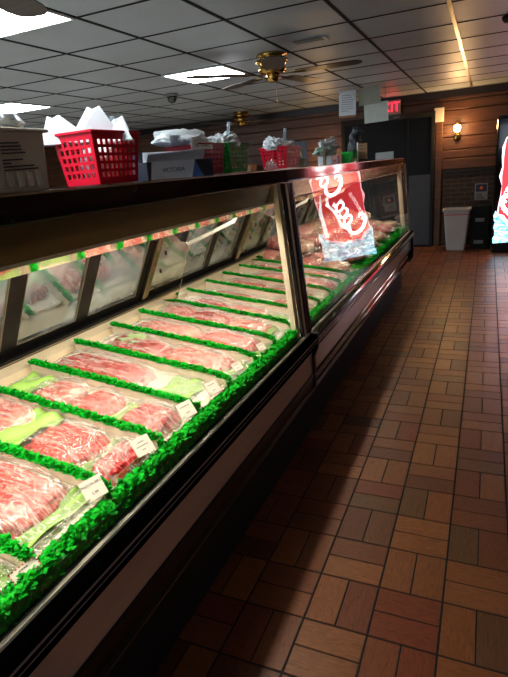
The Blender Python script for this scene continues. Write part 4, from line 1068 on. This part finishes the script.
# ================================================================== CEILING THINGS
def ceiling_light(x0, y0, lab):
    t = thing('ceiling_light', lab, 'ceiling light', (x0 + .3075, y0 + .3, CZ - .006), group='square lit ceiling panels')
    MB().box(-.285, .285, -.28, .28, -.004, .004).build('diffuser', 'diffuser', t)
    f = MB()
    f.box(-.305, .305, -.298, -.28, -.006, .004); f.box(-.305, .305, .28, .298, -.006, .004); f.box(-.305, -.285, -.28, .28, -.006, .004); f.box(.285, .305, -.28, .28, -.006, .004)
    f.build('frame', 'white', t)
ceiling_light(-2.727, 2.03, 'lit square ceiling panel at the upper left corner, largest in the photo')
ceiling_light(-2.727, 4.43, 'lit square ceiling panel just left of the brass fan')
ceiling_light(-5.187, 4.43, 'lit square ceiling panel low at the left edge above the tan bin')
for n_, (x_, y_) in enumerate(((-1.497, .23), (-2.727, -.97), (-5.187, -.37), (-7.647, 2.03), (-7.647, 4.43))):  # extra panels out of view, added to brighten the ceiling and case tops
    ceiling_light(x_, y_, 'added lit square ceiling panel outside the photo' + (', above the near end of the case', ', behind the camera', ', behind the camera at far left', ', by the left wall', ', by the left wall farther back')[n_])
ceiling_light(-5.187, 2.03, 'added lit square ceiling panel out of view at far left')  # one more unseen panel added for brightness
def fan(x, y, ang, lab, drop=0, scale=1.0, lights=False):
    t = thing('ceiling_fan', lab, 'ceiling fan', (x, y, CZ), group='ceiling fans')
    MB().lathe((0, 0, 0), [(.001, -.001), (.12, -.001), (.125, -.02), (.10, -.03), (.105, -.045), (.13, -.055), (.135, -.075), (.12, -.09), (.08, -.10), (.001, -.10)], 28).build('canopy', 'brass', t)
    MB().lathe((0, 0, 0), [(.001, -.10), (.085, -.10), (.11, -.115), (.115, -.15), (.10, -.17), (.06, -.178), (.001, -.178)], 28).build('motor', 'brass', t)
    MB().lathe((0, 0, 0), [(.001, -.178), (.05, -.178), (.055, -.19), (.05, -.235), (.03, -.25), (.001, -.252)], 24).build('switch_housing', 'brass', t)
    for k in range(5):
        a = math.radians(ang + 72 * k); q = Matrix.Rotation(a, 4, 'Z') @ Matrix.Rotation(math.radians(-2.5), 4, 'X')
        zb = -.185
        pr = [(.20, -.055), (.26, -.068), (.60, -.085), (.68, -.07), (.715, -.03), (.715, .03), (.68, .07), (.60, .085), (.26, .068), (.20, .055)]
        bl = MB().prism_z(pr, 0, .006).xf(Matrix.Translation((0, 0, zb)) @ q).build('blade', 'fan_wood', t)
        MB().prism_z([(.08, -.012), (.16, -.014), (.20, -.035), (.27, -.035), (.27, .035), (.20, .035), (.16, .014), (.08, .012)], -.004, 0).xf(Matrix.Translation((0, 0, zb)) @ q).build('blade_iron', 'brass', bl)
    c = MB().tube([(.03, 0, -.245), (.03, 0, -.42)], .0015, 5); c.lathe((.03, 0, -.45), [(.001, 0), (.006, .006), (.006, .025), (.002, .03)], 8)
    c.build('pull_chain', 'brass', t)
    t.scale = (1, 1, .82)
    return t
M['fan_wood'] = woodmat('fan_wood', rgb(40, 32, 30), rgb(62, 50, 46), rgb(84, 70, 62), rough=.35)
fan(-1.64, 4.37, 4, 'brass hugger ceiling fan with pull chain in the middle of the ceiling')
fan(-1.634, 1.37, 36, 'dark bladed ceiling fan at the top left corner, only one blade showing')
fan(-3.57, 8.0, 20, 'small distant brass ceiling fan near the back wall')
dm = thing('security_camera', 'small dark dome camera on the ceiling left of the lit panel', 'camera', (-3.25, 5.45, CZ))
MB().lathe((0, 0, 0), [(.001, -.001), (.07, -.001), (.07, -.02), (.062, -.03), (.001, -.03)], 24).build('dome_base', 'grey', dm)
MB().lathe((0, 0, 0), [(.055, -.03), (.053, -.055), (.035, -.085), (.012, -.097), (.001, -.098)], 24).build('dome', 'black_gloss', dm)
d2 = thing('smoke_detector', 'dark round dome on the ceiling at the right edge of the photo', 'detector', (.09, 4.5, CZ))
MB().lathe((0, 0, 0), [(.001, -.001), (.055, -.001), (.055, -.02), (.04, -.04), (.001, -.045)], 24).build('detector_body', 'black', d2); MB().lathe((0, 0, -.045), [(.001, 0), (.012, 0), (.010, -.008), (.001, -.009)], 10).build('detector_eye', 'grey', d2)
vn = thing('ceiling_vent', 'small metal ceiling vent with a bright edge right of the fan', 'vent', (-1.24, 4.12, CZ - .005))
MB().box(-.12, .1, -.05, .05, -.004, 0).build('vent_plate', 'grey', vn)
MB().hexa([(.1, -.05, -.004), (.125, -.05, -.012), (.125, .05, -.012), (.1, .05, -.004)], [(.1, -.05, 0), (.125, -.05, -.009), (.125, .05, -.009), (.1, .05, 0)]).build('vent_flap', 'white', vn)
